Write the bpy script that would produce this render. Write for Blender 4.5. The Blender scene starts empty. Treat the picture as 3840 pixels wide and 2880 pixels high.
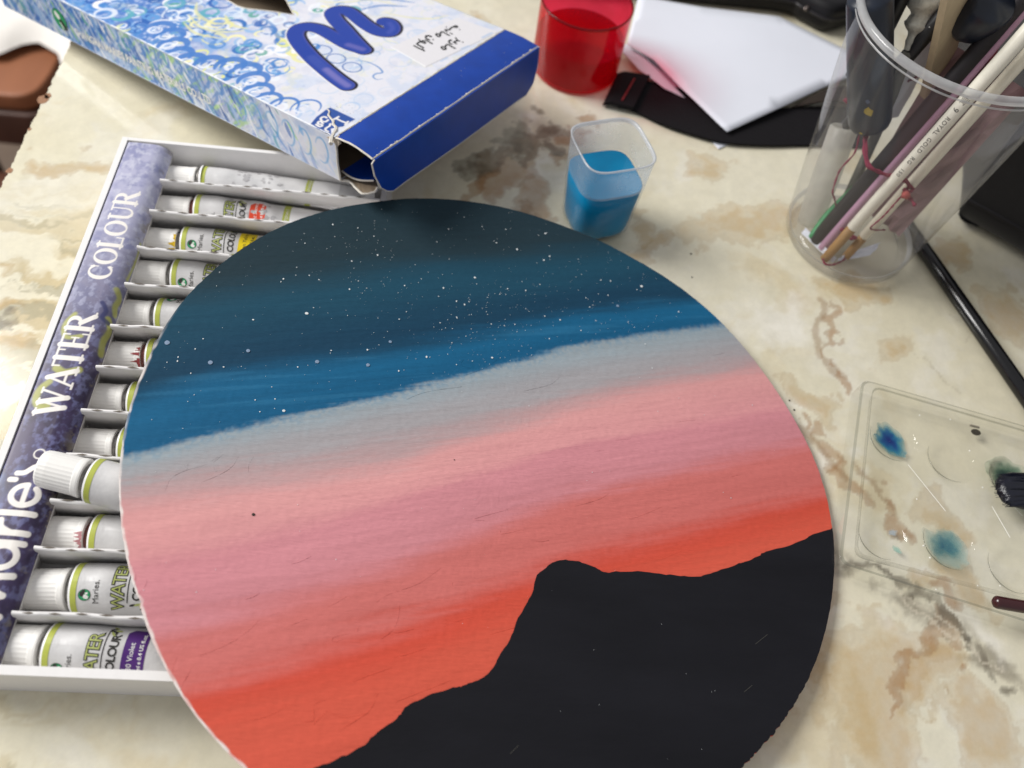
import bpy, bmesh, math, random
import numpy as np
from mathutils import Vector, Matrix, Euler
from mathutils.geometry import tessellate_polygon

random.seed(7); RNG = np.random.RandomState(11)
D = {"cam":[3050.266009,0.556004,-0.110597,0.015665,0.136261,-0.047939,0.265634],"box":[0.08968,0.19068,0.0493,-0.12021,0.08339,0.95903,0.11069,0.01943,0.01809,0.07438],"disc_frame":[0.16,0.077,0.0177,-0.125,0.0],"disc_outline":[[-52.6,107.99],[-86.35,88.38],[-102.55,69.77],[-115.69,44.49],[-119.98,25.54],[-121.64,8.91],[-121.13,-6.33],[-119.57,-17.64],[-115.92,-31.5],[-112.1,-42.04],[-106.35,-54.34],[-100.46,-64.74],[-93.9,-74.2],[-88.51,-80.83],[-82.92,-86.9],[-78.26,-90.8],[-68.72,-98.72],[-43.31,111.75],[-24.74,115.57],[-1.92,116.3],[21.58,112.07],[52.88,100.6],[72.12,89.55],[86.71,76.86],[97.03,64.16],[106.5,48.45],[113.93,32.99],[119.08,17.9],[121.31,4.75],[121.28,-9.33],[120.37,-19.76],[117.32,-31.24],[113.43,-42.97],[108.59,-53.0],[102.61,-63.22],[95.75,-71.99],[88.03,-80.43],[80.88,-86.93],[73.46,-92.69]],"mountain":[[121.31,-11.69],[112.82,-15.14],[103.45,-19.81],[93.84,-23.15],[90.51,-24.93],[84.83,-27.97],[81.96,-28.63],[76.37,-31.33],[69.45,-33.84],[64.12,-35.07],[56.43,-35.07],[46.86,-35.07],[37.37,-35.97],[34.22,-36.54],[31.16,-35.66],[26.95,-34.19],[21.45,-33.65],[16.58,-34.58],[12.92,-37.41],[10.18,-40.3],[9.32,-45.36],[7.02,-49.52],[4.19,-54.78],[2.02,-60.42],[-1.23,-65.99],[-2.76,-69.24],[-6.43,-72.28],[-10.7,-74.27],[-14.32,-75.53],[-21.74,-78.1],[-27.21,-81.15],[-28.83,-83.22],[-30.25,-84.91],[-35.0,-88.4],[-38.87,-92.17],[-44.83,-95.43],[-50.45,-97.95],[-56.19,-101.06]],"bands":[[[-134.32,47.37],[-108.0,55.06],[-43.51,79.97],[26.32,101.49],[102.59,133.46],[154.54,150.75]],[[-131.61,36.58],[-105.94,44.88],[-42.71,70.96],[26.05,90.73],[100.98,121.92],[152.27,140.06]],[[-124.04,6.5],[-101.39,22.46],[-40.25,43.14],[25.48,68.3],[97.09,94.02],[145.86,109.92]],[[-121.93,-1.91],[-99.34,12.39],[-39.35,32.95],[25.31,61.82],[95.86,85.25],[143.85,100.46]],[[-119.21,-12.72],[-96.37,-2.24],[-38.46,22.89],[25.08,52.73],[94.77,77.42],[141.9,91.29]],[[-118.33,-16.23],[-95.81,-5.03],[-38.19,19.91],[25.0,49.27],[94.13,72.82],[140.95,86.8]],[[-116.82,-22.25],[-94.18,-13.05],[-37.18,8.47],[24.62,34.32],[92.39,60.35],[138.17,73.72]],[[-115.76,-26.46],[-92.92,-19.26],[-36.29,-1.51],[24.45,27.98],[91.2,51.85],[136.38,65.3]],[[-113.69,-34.68],[-91.17,-27.88],[-35.74,-7.81],[24.3,21.79],[90.49,46.74],[135.22,59.82]],[[-111.1,-44.97],[-89.15,-37.84],[-35.11,-14.89],[24.05,11.94],[89.19,37.39],[133.51,51.78]],[[-108.81,-54.1],[-87.36,-46.63],[-34.54,-21.32],[23.91,6.62],[87.68,26.57],[131.04,40.13]],[[-105.7,-66.46],[-85.03,-58.12],[-33.29,-35.44],[23.55,-7.72],[86.07,15.03],[128.66,28.94]],[[-103.43,-75.48],[-82.95,-68.35],[-32.4,-45.52],[23.39,-14.13],[85.29,9.43],[127.38,22.92]],[[-101.42,-83.5],[-80.97,-78.16],[-31.33,-57.56],[22.94,-31.52],[82.46,-10.82],[122.99,2.25]],[[-100.44,-87.4],[-80.25,-81.69],[-30.95,-61.82],[22.82,-36.46],[81.83,-15.39],[122.06,-2.13]],[[-96.98,-101.15],[-77.74,-94.02],[-29.54,-77.78],[22.46,-50.73],[80.25,-26.72],[120.02,-11.73]]],"m1":[[29.91,21.46],[31.09,27.64],[33.36,36.12],[36.56,46.47],[41.14,57.55],[45.47,64.77],[50.36,67.85],[54.43,66.21],[56.31,60.27],[55.34,50.9],[54.44,42.58],[55.56,35.8]],"m2":[[55.39,35.08],[59.08,43.89],[63.7,53.96],[67.16,61.85],[70.53,66.72],[74.23,67.09],[76.53,63.53],[75.1,57.04],[72.64,48.88],[71.62,41.26],[74.01,36.67],[78.02,38.01],[80.67,41.93],[80.17,44.46]],"loops808":[[44.07,47.85],[42.62,38.71],[41.79,29.1]],"tail808":[[46.65,31.48],[48.98,27.95],[49.08,21.67],[46.98,17.11],[44.38,18.37],[41.91,17.77],[41.19,15.2],[43.15,13.8]],"sticker":[[104.86,22.72],[106.6,0.87],[62.17,6.41],[65.08,27.83]],"badge":[[-2.72,11.45],[0.93,13.12],[5.75,14.73],[12.7,15.56],[13.93,15.2],[14.12,2.49],[7.23,2.72],[3.29,4.97],[-0.46,1.17],[-1.29,3.31]],"window":[[33.78,138.13],[48.2,109.96],[47.23,102.45],[48.09,97.88],[53.15,88.69],[57.95,78.19],[66.25,91.27],[70.56,98.15],[63.65,147.44]],"end":[[-1.0,0.14],[111.72,-3.07]],"logo_side":[[168.25,-11.05],[172.51,-8.03],[163.82,-14.61]],"text_side":[[158.43,-13.34],[70.74,-15.1]],"print_edge":[[3.51,2.87],[109.31,-0.79]],"cupred":[192.4,313.7,22.2,37.3,22.4],"arabic":[[[72.23,21.24],[71.96,18.75],[71.95,16.61],[71.95,15.82],[71.75,14.99]],[[72.47,16.64],[71.88,15.76]],[[73.61,16.89],[73.77,18.89],[74.08,21.02],[75.16,21.36],[76.22,21.42],[76.76,20.51],[77.01,18.97],[77.89,19.55],[78.15,20.83],[77.1,21.06],[77.31,21.77],[77.87,23.03]],[[79.43,20.65],[79.17,18.43],[78.84,16.29]],[[83.4,20.33],[83.0,22.04],[81.8,22.43],[80.79,21.34],[80.53,20.05],[80.85,19.37]],[[81.86,18.49],[81.93,18.17]],[[86.26,17.89],[85.46,18.33],[86.27,20.32],[87.31,19.79],[87.2,18.63],[86.6,18.02],[88.29,19.34],[90.04,19.64],[89.75,17.38],[89.46,15.14]],[[94.38,21.0],[94.6,20.76]],[[91.54,17.97],[91.93,19.49],[92.49,19.52],[93.06,18.88],[93.63,18.24],[94.64,18.75],[96.4,18.75],[98.46,18.43],[98.02,17.28],[97.13,17.41],[96.97,18.65]],[[91.48,16.3],[91.52,16.06]],[[91.39,15.37],[91.39,15.1]],[[96.68,15.17],[96.78,14.92]],[[79.14,9.11],[78.13,9.64],[79.13,11.61],[79.91,11.03],[79.82,9.9],[79.14,9.11],[80.4,10.48],[81.82,11.06],[82.8,10.9],[82.43,8.5],[82.17,6.32]],[[86.9,11.95],[85.63,12.43],[84.18,10.91],[84.22,9.61]],[[85.81,8.45],[86.13,10.29],[86.88,10.08],[88.28,10.09],[89.78,11.9]],[[88.28,10.09],[88.62,8.75]],[[88.73,7.37],[88.78,7.07]]],"badge_strokes":[[[9.78,8.48],[9.8,3.01]],[[11.11,3.47],[8.85,2.74]],[[11.24,8.43],[9.5,8.51],[8.68,8.74]],[[1.34,4.61],[1.48,5.92],[2.11,6.66],[3.3,6.75],[4.36,6.7],[5.56,7.38]],[[4.02,9.79],[4.52,11.31],[3.81,11.84],[2.82,11.2],[2.82,10.3],[3.17,9.59],[2.53,8.84],[1.62,9.31],[1.84,11.15]],[[7.8,11.42],[7.79,12.46],[6.74,12.96],[5.62,12.45],[5.27,11.52]],[[5.22,10.49],[5.66,9.85],[7.0,9.92]]],"tear":[[12.11,15.01],[11.28,13.18],[9.53,12.14],[8.58,10.2],[7.56,7.75],[5.84,6.16],[5.12,4.01],[3.15,2.77],[1.33,1.97],[-1.36,0.48],[-3.88,-1.72]],"tab":[[214.22,309.07],[230.79,307.72],[220.4,281.54],[205.82,284.71]],"strap_up":[[223.19,309.52],[230.59,306.69],[247.72,302.57],[260.65,288.99],[272.22,285.28],[287.47,291.35],[299.8,296.52],[323.29,301.74],[348.44,304.97]],"strap_lo":[[213.49,284.62],[220.02,283.44],[236.89,273.92],[254.55,267.91],[267.44,265.61],[287.51,267.07],[307.42,270.37],[318.19,271.66],[341.4,273.85]],"stitch":[[222.3,303.12],[218.35,293.57],[214.93,285.4]],"loop":[[304.45,296.66],[316.91,305.31],[328.64,312.87],[343.73,319.9],[340.62,305.5],[323.98,301.28]],"paper":[[266.73,270.88],[246.56,297.61],[233.04,318.65],[219.56,328.45],[224.65,352.21],[229.12,374.79],[265.83,370.53],[309.44,369.91],[334.82,353.03],[360.14,336.29],[325.44,313.12],[295.85,291.51]],"paper2":[[258.54,270.07],[262.76,262.42],[270.45,268.11],[299.07,288.71],[303.48,315.37],[242.05,329.21],[222.0,334.35],[233.0,313.5]],"stick":[[351.03,207.48],[363.18,174.48],[370.92,145.57],[375.03,130.09]],"pal_out":[[301.76,127.46],[365.16,110.99],[338.65,32.5],[276.14,49.75]],"pal_in":[[306.54,124.01],[368.16,107.73],[345.5,40.66],[284.7,54.29]],"wells":[[312.76,103.85],[334.46,96.47],[357.64,89.53],[298.72,63.3],[323.62,61.69],[345.87,53.87]],"brush":[[345.13,87.55],[355.97,89.84],[351.07,75.35],[344.68,81.22],[366.21,82.64]],"tip2":[[326.99,38.26],[338.2,37.25],[337.67,35.68],[338.68,38.65]],"bag":[[370.21,226.33],[381.13,219.95],[402.12,202.21],[385.43,253.1],[430.44,286.04]],"laptop":[[229.49,378.67],[268.74,379.43],[312.75,380.2],[322.12,374.9],[336.29,366.35],[354.84,375.75],[363.21,414.88]],"spots":[[241.27,193.22],[241.74,193.12],[243.53,236.66]],"cloth":[[-278.6,575.8,-250.0],[-305.4,656.3,-250.0],[-226.5,615.4,-250.0],[-228.2,580.3,-250.0],[-250.9,597.5,-250.0],[-261.3,586.2,-250.0],[-305.4,656.3,-250.0]],"seat":[[-318.2,634.3,-300.0],[-301.1,651.7,-300.0],[-287.8,658.1,-300.0],[-268.7,645.8,-300.0],[-271.0,603.8,-300.0],[-278.1,594.9,-300.0],[-289.2,591.2,-300.0],[-303.7,590.9,-300.0]],"spine":[[5.77,79.62],[14.45,82.2],[6.43,88.24],[14.13,87.85],[5.79,114.84],[13.09,114.17],[5.43,119.74],[14.37,121.19],[5.56,137.69],[13.96,138.58],[6.04,176.76],[14.14,179.91],[7.17,53.89],[15.97,55.37],[7.07,49.47],[16.09,49.17],[6.97,45.14],[16.5,43.66],[15.98,39.74],[15.1,31.44],[18.09,26.79],[19.28,32.89]],"mug":[[181.07,215.32],[207.34,224.3],[214.24,198.91],[188.47,189.85]],"mugb":[[183.15,210.55],[189.2,200.08],[214.78,203.39],[205.82,196.52]],"mugw":[[180.72,229.73],[199.79,231.2],[184.48,212.98],[203.13,214.63],[216.32,210.73],[194.4,200.1],[214.19,205.24]],"stains":{"tan":[[273.7765,211.5905,0.0316,-0.0012,0.0195,-0.0668],[228.6116,195.2131,0.0512,0.0065,0.0716,-0.1609],[260.5451,247.7873,0.0822,-0.0307,-0.0259,-0.0663],[311.8931,180.536,0.0527,-0.0261,-0.036,-0.0959],[323.5102,146.697,0.0813,-0.0579,-0.0466,-0.0681],[222.1167,205.5243,0.1358,-0.0099,0.0106,-0.0906],[369.1305,206.1866,0.0706,-0.0634,-0.074,-0.0559],[379.702,173.2264,0.0925,0.0169,0.0333,-0.0522],[281.1921,5.6522,0.0406,-0.0251,-0.0118,-0.0371],[263.7204,23.6633,0.0937,-0.0522,-0.0207,-0.0644],[271.818,36.6603,0.0836,-0.0468,-0.0391,-0.12],[308.0365,13.352,0.0794,-0.0706,-0.0361,-0.0635],[326.0816,-0.9692,0.0907,0.0311,0.0296,-0.0638],[328.2779,71.4521,0.0614,-0.0508,-0.0719,-0.1148],[327.9651,48.9997,0.0595,-0.0391,-0.0486,-0.1448],[306.8251,44.9998,0.1075,-0.0667,-0.0596,-0.1794],[-30.4278,214.0864,0.0479,0.0094,-0.015,-0.2173],[-27.5081,140.855,0.0791,0.0191,-0.0131,-0.3699],[-21.5002,125.21,0.0959,0.0242,-0.0037,-0.2139],[-33.9451,154.6151,0.084,0.0207,-0.0141,-0.4322],[141.1915,341.4356,0.1153,-0.0206,-0.0567,-0.1405],[161.1684,335.8233,0.1726,-0.0355,-0.0568,-0.1405],[87.8564,-15.9968,0.1391,-0.0283,-0.1033,-0.3527],[283.0311,123.6282,0.1063,0.0636,0.049,-0.056]],"brown":[[156.3963,233.9948,0.0677,-0.025,-0.0491,-0.0739],[166.1739,249.4907,0.1098,-0.0261,-0.0401,-0.1056],[172.5258,215.788,0.084,-0.034,-0.0586,-0.0889],[170.1403,204.1634,0.1038,-0.02,-0.0293,-0.123],[187.4174,259.8079,0.1876,-0.0496,-0.0432,-0.1122],[189.5899,269.5593,0.1894,-0.0043,0.0381,-0.2627],[181.3565,241.7055,0.1426,0.0365,0.1716,-0.2678],[298.2698,135.1552,0.3967,-0.0814,0.0191,-0.2206],[296.1095,159.3471,0.4542,-0.0209,0.0242,-0.0825],[283.1441,106.5432,0.2496,-0.2257,-0.1821,-0.1787],[286.3115,95.1248,0.2106,0.1305,0.073,-0.0888],[292.2127,87.6298,0.2394,0.1885,0.1024,-0.1116],[304.6478,81.825,0.2445,0.1476,0.0944,-0.1215],[306.5376,72.2447,0.1597,0.0533,0.0893,-0.1571],[309.4233,67.1642,0.269,0.0893,0.1194,-0.2132],[310.0052,27.4636,0.1324,-0.1147,-0.0604,-0.1039],[296.1011,14.1692,0.3406,-0.2931,-0.0837,-0.1481],[290.9742,7.6596,0.6498,-0.4138,-0.1111,-0.3485],[284.6693,-10.9376,0.9452,-0.2272,0.0191,-0.652],[317.5475,13.7184,0.3498,0.1717,0.1297,-0.2286],[317.8556,41.7256,0.161,-0.1042,-0.0991,-0.2985],[275.8817,108.3713,0.4145,0.2581,0.1613,-0.1876],[192.5455,281.6586,0.1861,-0.0049,0.0424,-0.2826],[146.8243,225.8881,0.2995,-0.1312,-0.0463,-0.0568]],"grey":[[162.34,251.6822,0.071,-0.012,-0.0239,-0.0983],[176.4143,261.9818,0.1771,-0.0678,-0.0647,-0.0932],[178.8824,247.6262,0.2615,-0.0023,0.0255,-0.1864],[169.8946,275.3381,0.1995,-0.0731,-0.1433,-0.2044],[297.5775,43.5728,0.1012,-0.0821,-0.1549,-0.2631],[306.3328,39.2671,0.1363,-0.1483,-0.1548,-0.1621],[316.6515,30.4806,0.0732,-0.0872,-0.2046,-0.1944],[327.6773,21.9641,0.0923,-0.1089,-0.1865,-0.1944],[337.752,14.4968,0.1389,-0.1698,-0.1604,-0.1666],[288.9447,48.9066,0.1068,-0.0661,-0.1832,-0.485],[145.0889,239.4665,0.1148,0.0044,0.0156,-0.1151],[-25.1272,133.4934,0.1157,0.0295,-0.005,-0.332]],"white":[[279.1854,120.8142,0.1023,-0.068,-0.0665,-0.1039],[282.3999,91.4423,0.1301,0.0471,0.0592,-0.0967],[299.8923,98.397,0.1537,-0.034,0.0105,-0.1457],[274.4073,160.0666,0.0706,-0.0113,0.0059,-0.0608],[302.6464,64.6902,0.1462,-0.115,-0.0635,-0.1045],[311.1384,50.0782,0.1657,-0.0435,0.0136,-0.2569],[332.8039,32.1286,0.0743,-0.0865,-0.0889,-0.0904],[290.2304,24.8111,0.1756,-0.0412,0.0098,-0.2272],[275.3792,25.9401,0.1768,-0.0361,0.0125,-0.2832],[303.562,10.6371,0.1788,-0.048,0.0075,-0.1997],[293.8865,-12.2068,0.25,-0.2272,-0.1341,-0.2469],[171.2813,234.2262,0.1839,-0.0719,-0.0568,-0.0845],[182.463,230.5062,0.1602,-0.0023,0.0253,-0.1954],[163.4163,267.6568,0.0958,0.0012,0.0258,-0.1766]]},"veins":{"smoke":[[[281.89,52.93],[295.16,45.85],[305.46,39.7],[314.94,31.32],[327.82,22.41],[340.89,12.47]]],"dark":[[[247.18,272.09],[250.7,266.84],[252.81,261.47],[258.39,257.57]],[[280.99,53.37],[295.27,46.33],[305.58,40.17],[315.2,32.25],[328.24,23.77],[340.37,13.73]],[[304.08,41.99],[310.3,35.72],[315.87,27.72]]],"brown":[[[298.66,172.51],[297.84,165.19],[293.42,157.69],[291.22,149.2],[293.18,141.3],[298.85,135.21]],[[276.1,109.58],[282.24,101.76],[288.01,92.97],[291.14,87.56]],[[297.77,93.65],[303.03,83.92],[307.33,75.49]]],"light":[[[302.09,41.89],[306.59,36.47],[311.51,33.0],[316.39,29.56],[322.91,25.33],[332.4,18.63]],[[300.04,45.62],[310.8,37.61],[320.6,30.66]]],"pale":[[[335.63,147.79],[342.73,139.0],[349.28,129.08]],[[356.51,170.95],[361.99,164.23],[360.66,155.59]]]},"cup_items":{"white_a":[[300.05,191.04,6.0],[328.96,207.95,110.0]],"white_a_cut":[[303.77,190.4,25.0],[328.96,207.95,110.0]],"white_b":[[310.58,193.75,6.0],[336.51,210.07,100.0]],"white_b_cut":[[314.29,194.71,12.5],[336.51,210.07,100.0]],"white_b_gap":[[317.09,198.98,20.5],[336.51,210.07,100.0]],"pink":[[300.18,197.41,6.0],[332.57,221.63,110.0]],"pink_gap":[[303.61,200.47,18.0],[332.57,221.63,110.0]],"black":[[298.09,201.43,6.0],[329.62,222.31,112.0]],"marker":[[302.93,220.71,56.0],[281.73,224.96,100.0]],"bb":[[305.53,233.04,65.0],[311.38,229.29,105.0]],"roll":[[296.86,211.94,7.0],[298.58,230.07,46.0]],"wood":[[326.0,232.37,70.0],[306.47,220.83,112.0]],"green":[[295.09,204.68,8.0],[308.25,215.31,24.0]],"gunk":[[307.15,233.7,90.0],[302.18,232.46,105.0]],"navy":[[317.32,222.28,104.0],[317.76,238.99,108.0]],"thread1":[[293.59,233.18,58.0],[297.03,230.25,57.14],[299.05,225.64,56.29],[301.02,223.27,55.43],[302.19,220.79,54.57],[300.39,214.31,53.71],[299.65,210.2,52.86],[299.54,205.53,52.0],[300.75,201.1,51.14],[304.59,200.46,50.29],[307.92,199.74,49.43],[312.66,200.57,48.57],[316.55,199.91,47.71],[318.67,198.33,46.86],[319.65,197.28,46.0]],"thread2":[[299.51,222.37,56.0],[301.09,222.43,51.75],[301.88,220.07,47.5],[301.53,217.45,43.25],[297.43,213.51,39.0],[297.02,212.15,34.75],[296.23,207.79,30.5],[299.11,208.29,26.25],[301.62,205.59,22.0]],"thread3":[[315.19,240.12,60.0],[316.14,237.73,65.0],[316.51,233.63,70.0],[317.73,231.42,75.0]],"thread4":[[318.01,195.9,46.0],[314.75,192.71,42.0],[312.82,190.96,38.0],[311.69,190.57,34.0],[309.23,189.28,30.0],[313.5,192.1,26.0],[321.49,196.7,22.0]],"thread5":[[315.78,195.29,47.0],[318.39,194.44,46.5],[320.85,196.94,46.0],[319.32,197.93,45.5],[316.81,194.05,45.0],[319.25,193.5,44.5],[321.07,189.54,44.0]],"thread6":[[301.55,206.06,20.0],[302.56,204.0,19.29],[303.54,199.13,18.57],[305.11,197.17,17.86],[309.48,195.53,17.14],[307.58,195.26,16.43],[304.73,198.37,15.71],[300.86,202.1,15.0]],"thread7":[[298.59,189.84,8.0],[299.14,187.48,7.6],[302.63,187.52,7.2],[307.85,190.49,6.8],[312.3,194.82,6.4],[316.76,196.36,6.0]]},"stars":[[-73.87,48.0,3],[-14.26,76.6,2],[-26.04,69.07,2],[-17.6,62.82,1.6],[-91.19,41.93,1.7],[-84.11,61.56,1.7],[-101.45,22.44,-2.6],[-30.19,36.87,2],[-67.5,28.52,-2.4],[-51.15,36.29,1.7],[-63.45,33.86,1.4],[-105.59,31.28,1.3],[-107.21,26.86,1.3],[-111.59,21.26,1.5],[-97.03,21.37,1.4],[-73.54,25.3,1.4],[-90.56,29.08,-2.2],[-52.06,79.78,1.8],[-70.34,91.15,1.6],[-79.13,79.68,1.3],[-54.41,88.81,1.3],[-25.82,99.05,1.3],[-60.88,91.6,1.3],[-41.3,51.5,1.4],[-26.3,52.69,1.3],[-20.75,63.81,1.6],[-40.67,67.25,1.5],[-50.3,30.09,-2.2],[-39.5,29.36,1.6],[-75.45,65.01,1.3],[-71.75,63.71,1.3],[-43.58,41.12,-2],[-84.95,10.49,1.3],[-82.72,6.35,1.2],[-116.36,27.84,-2.8],[55.07,86.34,3],[2.43,94.65,2.2],[16.05,93.97,1.9],[13.6,91.35,1.9],[-6.12,96.21,1.6],[37.52,85.97,1.5],[41.64,86.44,1.6],[40.25,78.72,1.5],[-14.08,76.55,1.8],[-1.07,73.73,1.5],[6.18,74.38,1.5],[11.9,78.52,1.3],[-17.57,62.86,1.6],[2.06,57.21,1.4],[13.81,63.34,1.4],[19.97,62.68,1.7],[44.06,74.17,-2],[70.35,76.21,1.7],[54.46,57.39,1.3],[15.53,53.01,1.3],[-2.4,104.26,1.3],[14.84,106.22,1.2]],"hairs":[[[-31.88,-53.05],[-32.05,-56.85],[-33.46,-60.43],[-36.63,-63.36]],[[-43.36,-62.08],[-47.4,-62.73],[-49.93,-63.64],[-50.27,-64.72],[-48.83,-64.76],[-47.26,-63.82]],[[-71.26,-60.28],[-73.69,-63.57],[-78.41,-67.67],[-85.29,-71.37]],[[-86.47,-74.14],[-87.54,-77.31],[-88.49,-80.86]],[[-35.66,-77.61],[-37.49,-82.65],[-40.89,-85.48],[-44.28,-87.83]],[[-48.47,-80.18],[-52.79,-82.21],[-52.46,-86.11],[-55.75,-86.72]],[[-48.95,-83.52],[-51.73,-86.5],[-52.28,-87.39]],[[-48.95,-83.52],[-44.63,-85.03],[-37.86,-83.56]],[[-59.53,-82.6],[-64.8,-85.92],[-71.53,-87.56]],[[-92.34,-11.2],[-95.69,-14.56],[-100.65,-16.93],[-104.33,-20.24],[-104.99,-24.78]],[[-90.59,-9.79],[-93.36,-13.68],[-91.81,-16.38]],[[-86.38,-10.41],[-87.72,-14.11],[-91.1,-17.44],[-96.34,-20.93]],[[-81.87,-9.81],[-82.86,-12.9],[-82.44,-15.18]],[[-100.65,-14.63],[-100.41,-16.9],[-101.86,-14.79]],[[-15.14,-73.31],[-21.83,-76.29],[-27.9,-78.95],[-30.66,-80.25]],[[-45.97,-50.2],[-50.04,-53.34],[-52.99,-55.09]],[[-34.01,-49.14],[-36.9,-50.68],[-38.96,-52.64]],[[-20.18,-40.19],[-26.61,-45.6],[-34.01,-49.14]],[[-55.29,-57.76],[-59.78,-59.83],[-64.16,-62.11]],[[-65.82,-57.65],[-69.77,-59.43]],[[-72.37,-52.55],[-74.02,-53.93],[-76.2,-54.86]],[[-59.72,-40.32],[-62.42,-42.17],[-64.97,-43.2]],[[-16.25,-44.12],[-16.45,-45.2],[-15.36,-45.9]],[[-43.33,-60.22],[-43.62,-61.95]],[[-103.71,-51.2],[-103.8,-53.65],[-105.2,-56.18]],[[-109.76,-46.82],[-107.04,-50.53],[-106.54,-54.38]],[[-90.94,-71.77],[-91.35,-75.8],[-89.4,-74.79]],[[-16.79,26.56],[-28.87,22.56],[-35.61,18.43],[-34.93,17.18]],[[19.19,36.3],[15.34,32.54],[5.83,28.33]],[[-3.52,41.25],[-8.44,36.07],[-16.21,31.3]],[[-16.54,38.24],[-17.76,36.07],[-15.72,34.86],[-11.74,35.13]],[[88.84,59.41],[81.87,56.73]],[[36.3,-8.17],[32.25,-11.0],[23.14,-14.72]],[[42.15,-14.51],[43.98,-16.62],[57.06,-10.11]],[[-1.01,-24.79],[-1.26,-26.99],[6.86,-24.24]],[[-7.07,-22.95],[-10.07,-22.66],[0.68,-18.28]]],"scratch":[[[88.69,-52.27],[83.82,-55.72]],[[80.67,-68.72],[77.62,-70.92]],[[5.2,-89.79],[2.7,-92.12]]],"tuck":[[-0.42,-18.5,-0.55],[-1.02,-18.5,-2.42],[-0.39,-18.5,-7.88],[2.22,-18.5,-14.64],[5.29,-18.5,-17.9],[8.58,-18.5,-19.66],[15.6,-18.5,-19.54],[51.36,-18.5,-20.32],[94.08,-18.5,-20.04],[101.04,-18.5,-20.32],[106.45,-18.5,-16.98],[109.53,-18.5,-9.84],[109.5,-18.5,-1.97]],"dust":[[3.17,1.6,-17.5],[3.06,-2.67,-17.5],[3.83,-7.24,-17.5],[6.39,-12.05,-17.5]],"kraft":[[0.87,0.19,-20.0],[2.2,-3.15,-20.0],[-0.3,-10.65,-20.0],[0.44,-12.97,-20.0],[3.59,-14.64,-20.0],[6.56,-13.92,-20.0]],"pal_oval":[348.03,109.41],"pal_scr":[[[315.59,92.81],[325.48,74.36]],[[344.75,77.51],[347.96,65.29]],[[353.87,77.46],[355.84,74.42]]],"pal_dot":[[326.12,115.39],[338.77,114.45],[342.81,100.72],[343.42,85.19],[315.37,78.56],[313.17,60.27],[314.34,55.81],[342.8,100.83],[343.37,85.19],[313.0,60.14],[314.41,55.69],[329.61,46.34],[338.09,46.68],[313.51,44.13]],"grit":[[241.86,193.13,0.55],[240.96,179.82,0.4],[274.65,120.2,0.5],[275.89,115.86,0.5]]}
SC = bpy.context.scene
COL = SC.collection

# ------------------------------------------------------------------ camera
f, ex, ey, ez, cx, cy, cz = D['cam']
cam = bpy.data.cameras.new('camera'); cam_ob = bpy.data.objects.new('camera', cam); COL.objects.link(cam_ob)
cam.sensor_fit = 'HORIZONTAL'; cam.sensor_width = 36.0; cam.lens = f / 3840 * 36
cam_ob.location = (cx, cy, cz); cam_ob.rotation_euler = (ex, ey, ez)
cam.clip_start = 0.01; cam.clip_end = 50
cam.dof.use_dof = True; cam.dof.focus_distance = 0.275; cam.dof.aperture_fstop = 9.0
SC.camera = cam_ob

# ------------------------------------------------------------------ light
world = bpy.data.worlds.new('World'); SC.world = world; world.use_nodes = True
bg = world.node_tree.nodes['Background']
bg.inputs['Color'].default_value = (0.98, 0.98, 1.0, 1); bg.inputs['Strength'].default_value = 0.40
def area(name, loc, target, size, sizey, power, color):
    l = bpy.data.lights.new(name, 'AREA'); l.shape = 'RECTANGLE'; l.size = size; l.size_y = sizey
    l.energy = power; l.color = color
    o = bpy.data.objects.new(name, l); COL.objects.link(o); o.location = loc
    o.rotation_euler = (Vector(target) - Vector(loc)).to_track_quat('-Z', 'Y').to_euler()
    return o
area('window_light', (-1.15, 0.62, 1.12), (0.1, 0.12, 0.0), 0.85, 0.75, 37.0, (1.0, 0.98, 0.95))
SC.view_settings.view_transform = 'Standard'; SC.view_settings.look = 'None'
SC.view_settings.exposure = 0.0; SC.view_settings.gamma = 1.0
SC.cycles.max_bounces = 12; SC.cycles.transparent_max_bounces = 24

# ------------------------------------------------------------------ helpers
MM = 0.001
def lin(h):
    if isinstance(h, str):
        h = h.lstrip('#'); c = np.array([int(h[i:i+2], 16) for i in (0, 2, 4)]) / 255.0
    else: c = np.array(h, float)
    return np.where(c <= 0.04045, c / 12.92, ((c + 0.055) / 1.055) ** 2.4)
def rgba(h): return tuple(float(v) for v in lin(h)) + (1.0,)

def tag(o, label=None, cat=None, group=None, kind=None):
    if label: o['label'] = label
    if cat: o['category'] = cat
    if group: o['group'] = group
    if kind: o['kind'] = kind
    return o
def thing(name, label, cat, loc=(0, 0, 0), rot=(0, 0, 0), group=None):
    o = bpy.data.objects.new(name, None); COL.objects.link(o); o.empty_display_size = 0.01
    o.location = loc; o.rotation_euler = rot
    return tag(o, label, cat, group)
def mk(name, V, F, mat, parent=None, smooth=False, cols=None, fm=None, scale=MM):
    me = bpy.data.meshes.new(name)
    V = np.asarray(V, float) * scale
    me.from_pydata(V.tolist(), [], [tuple(int(i) for i in fc) for fc in F])
    for m in (mat if isinstance(mat, (list, tuple)) else [mat]): me.materials.append(m)
    if fm is not None: me.polygons.foreach_set('material_index', np.asarray(fm, np.int32))
    if smooth: me.polygons.foreach_set('use_smooth', np.ones(len(me.polygons), bool))
    if cols is not None: colattr(me, cols)
    me.update()
    o = bpy.data.objects.new(name, me); COL.objects.link(o)
    if parent is not None: o.parent = parent
    return o
def colattr(me, cols):
    a = me.color_attributes.new('Col', 'FLOAT_COLOR', 'POINT')
    c = np.ones((len(me.vertices), 4), np.float32); c[:, :3] = cols; a.data.foreach_set('color', c.ravel())
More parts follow.
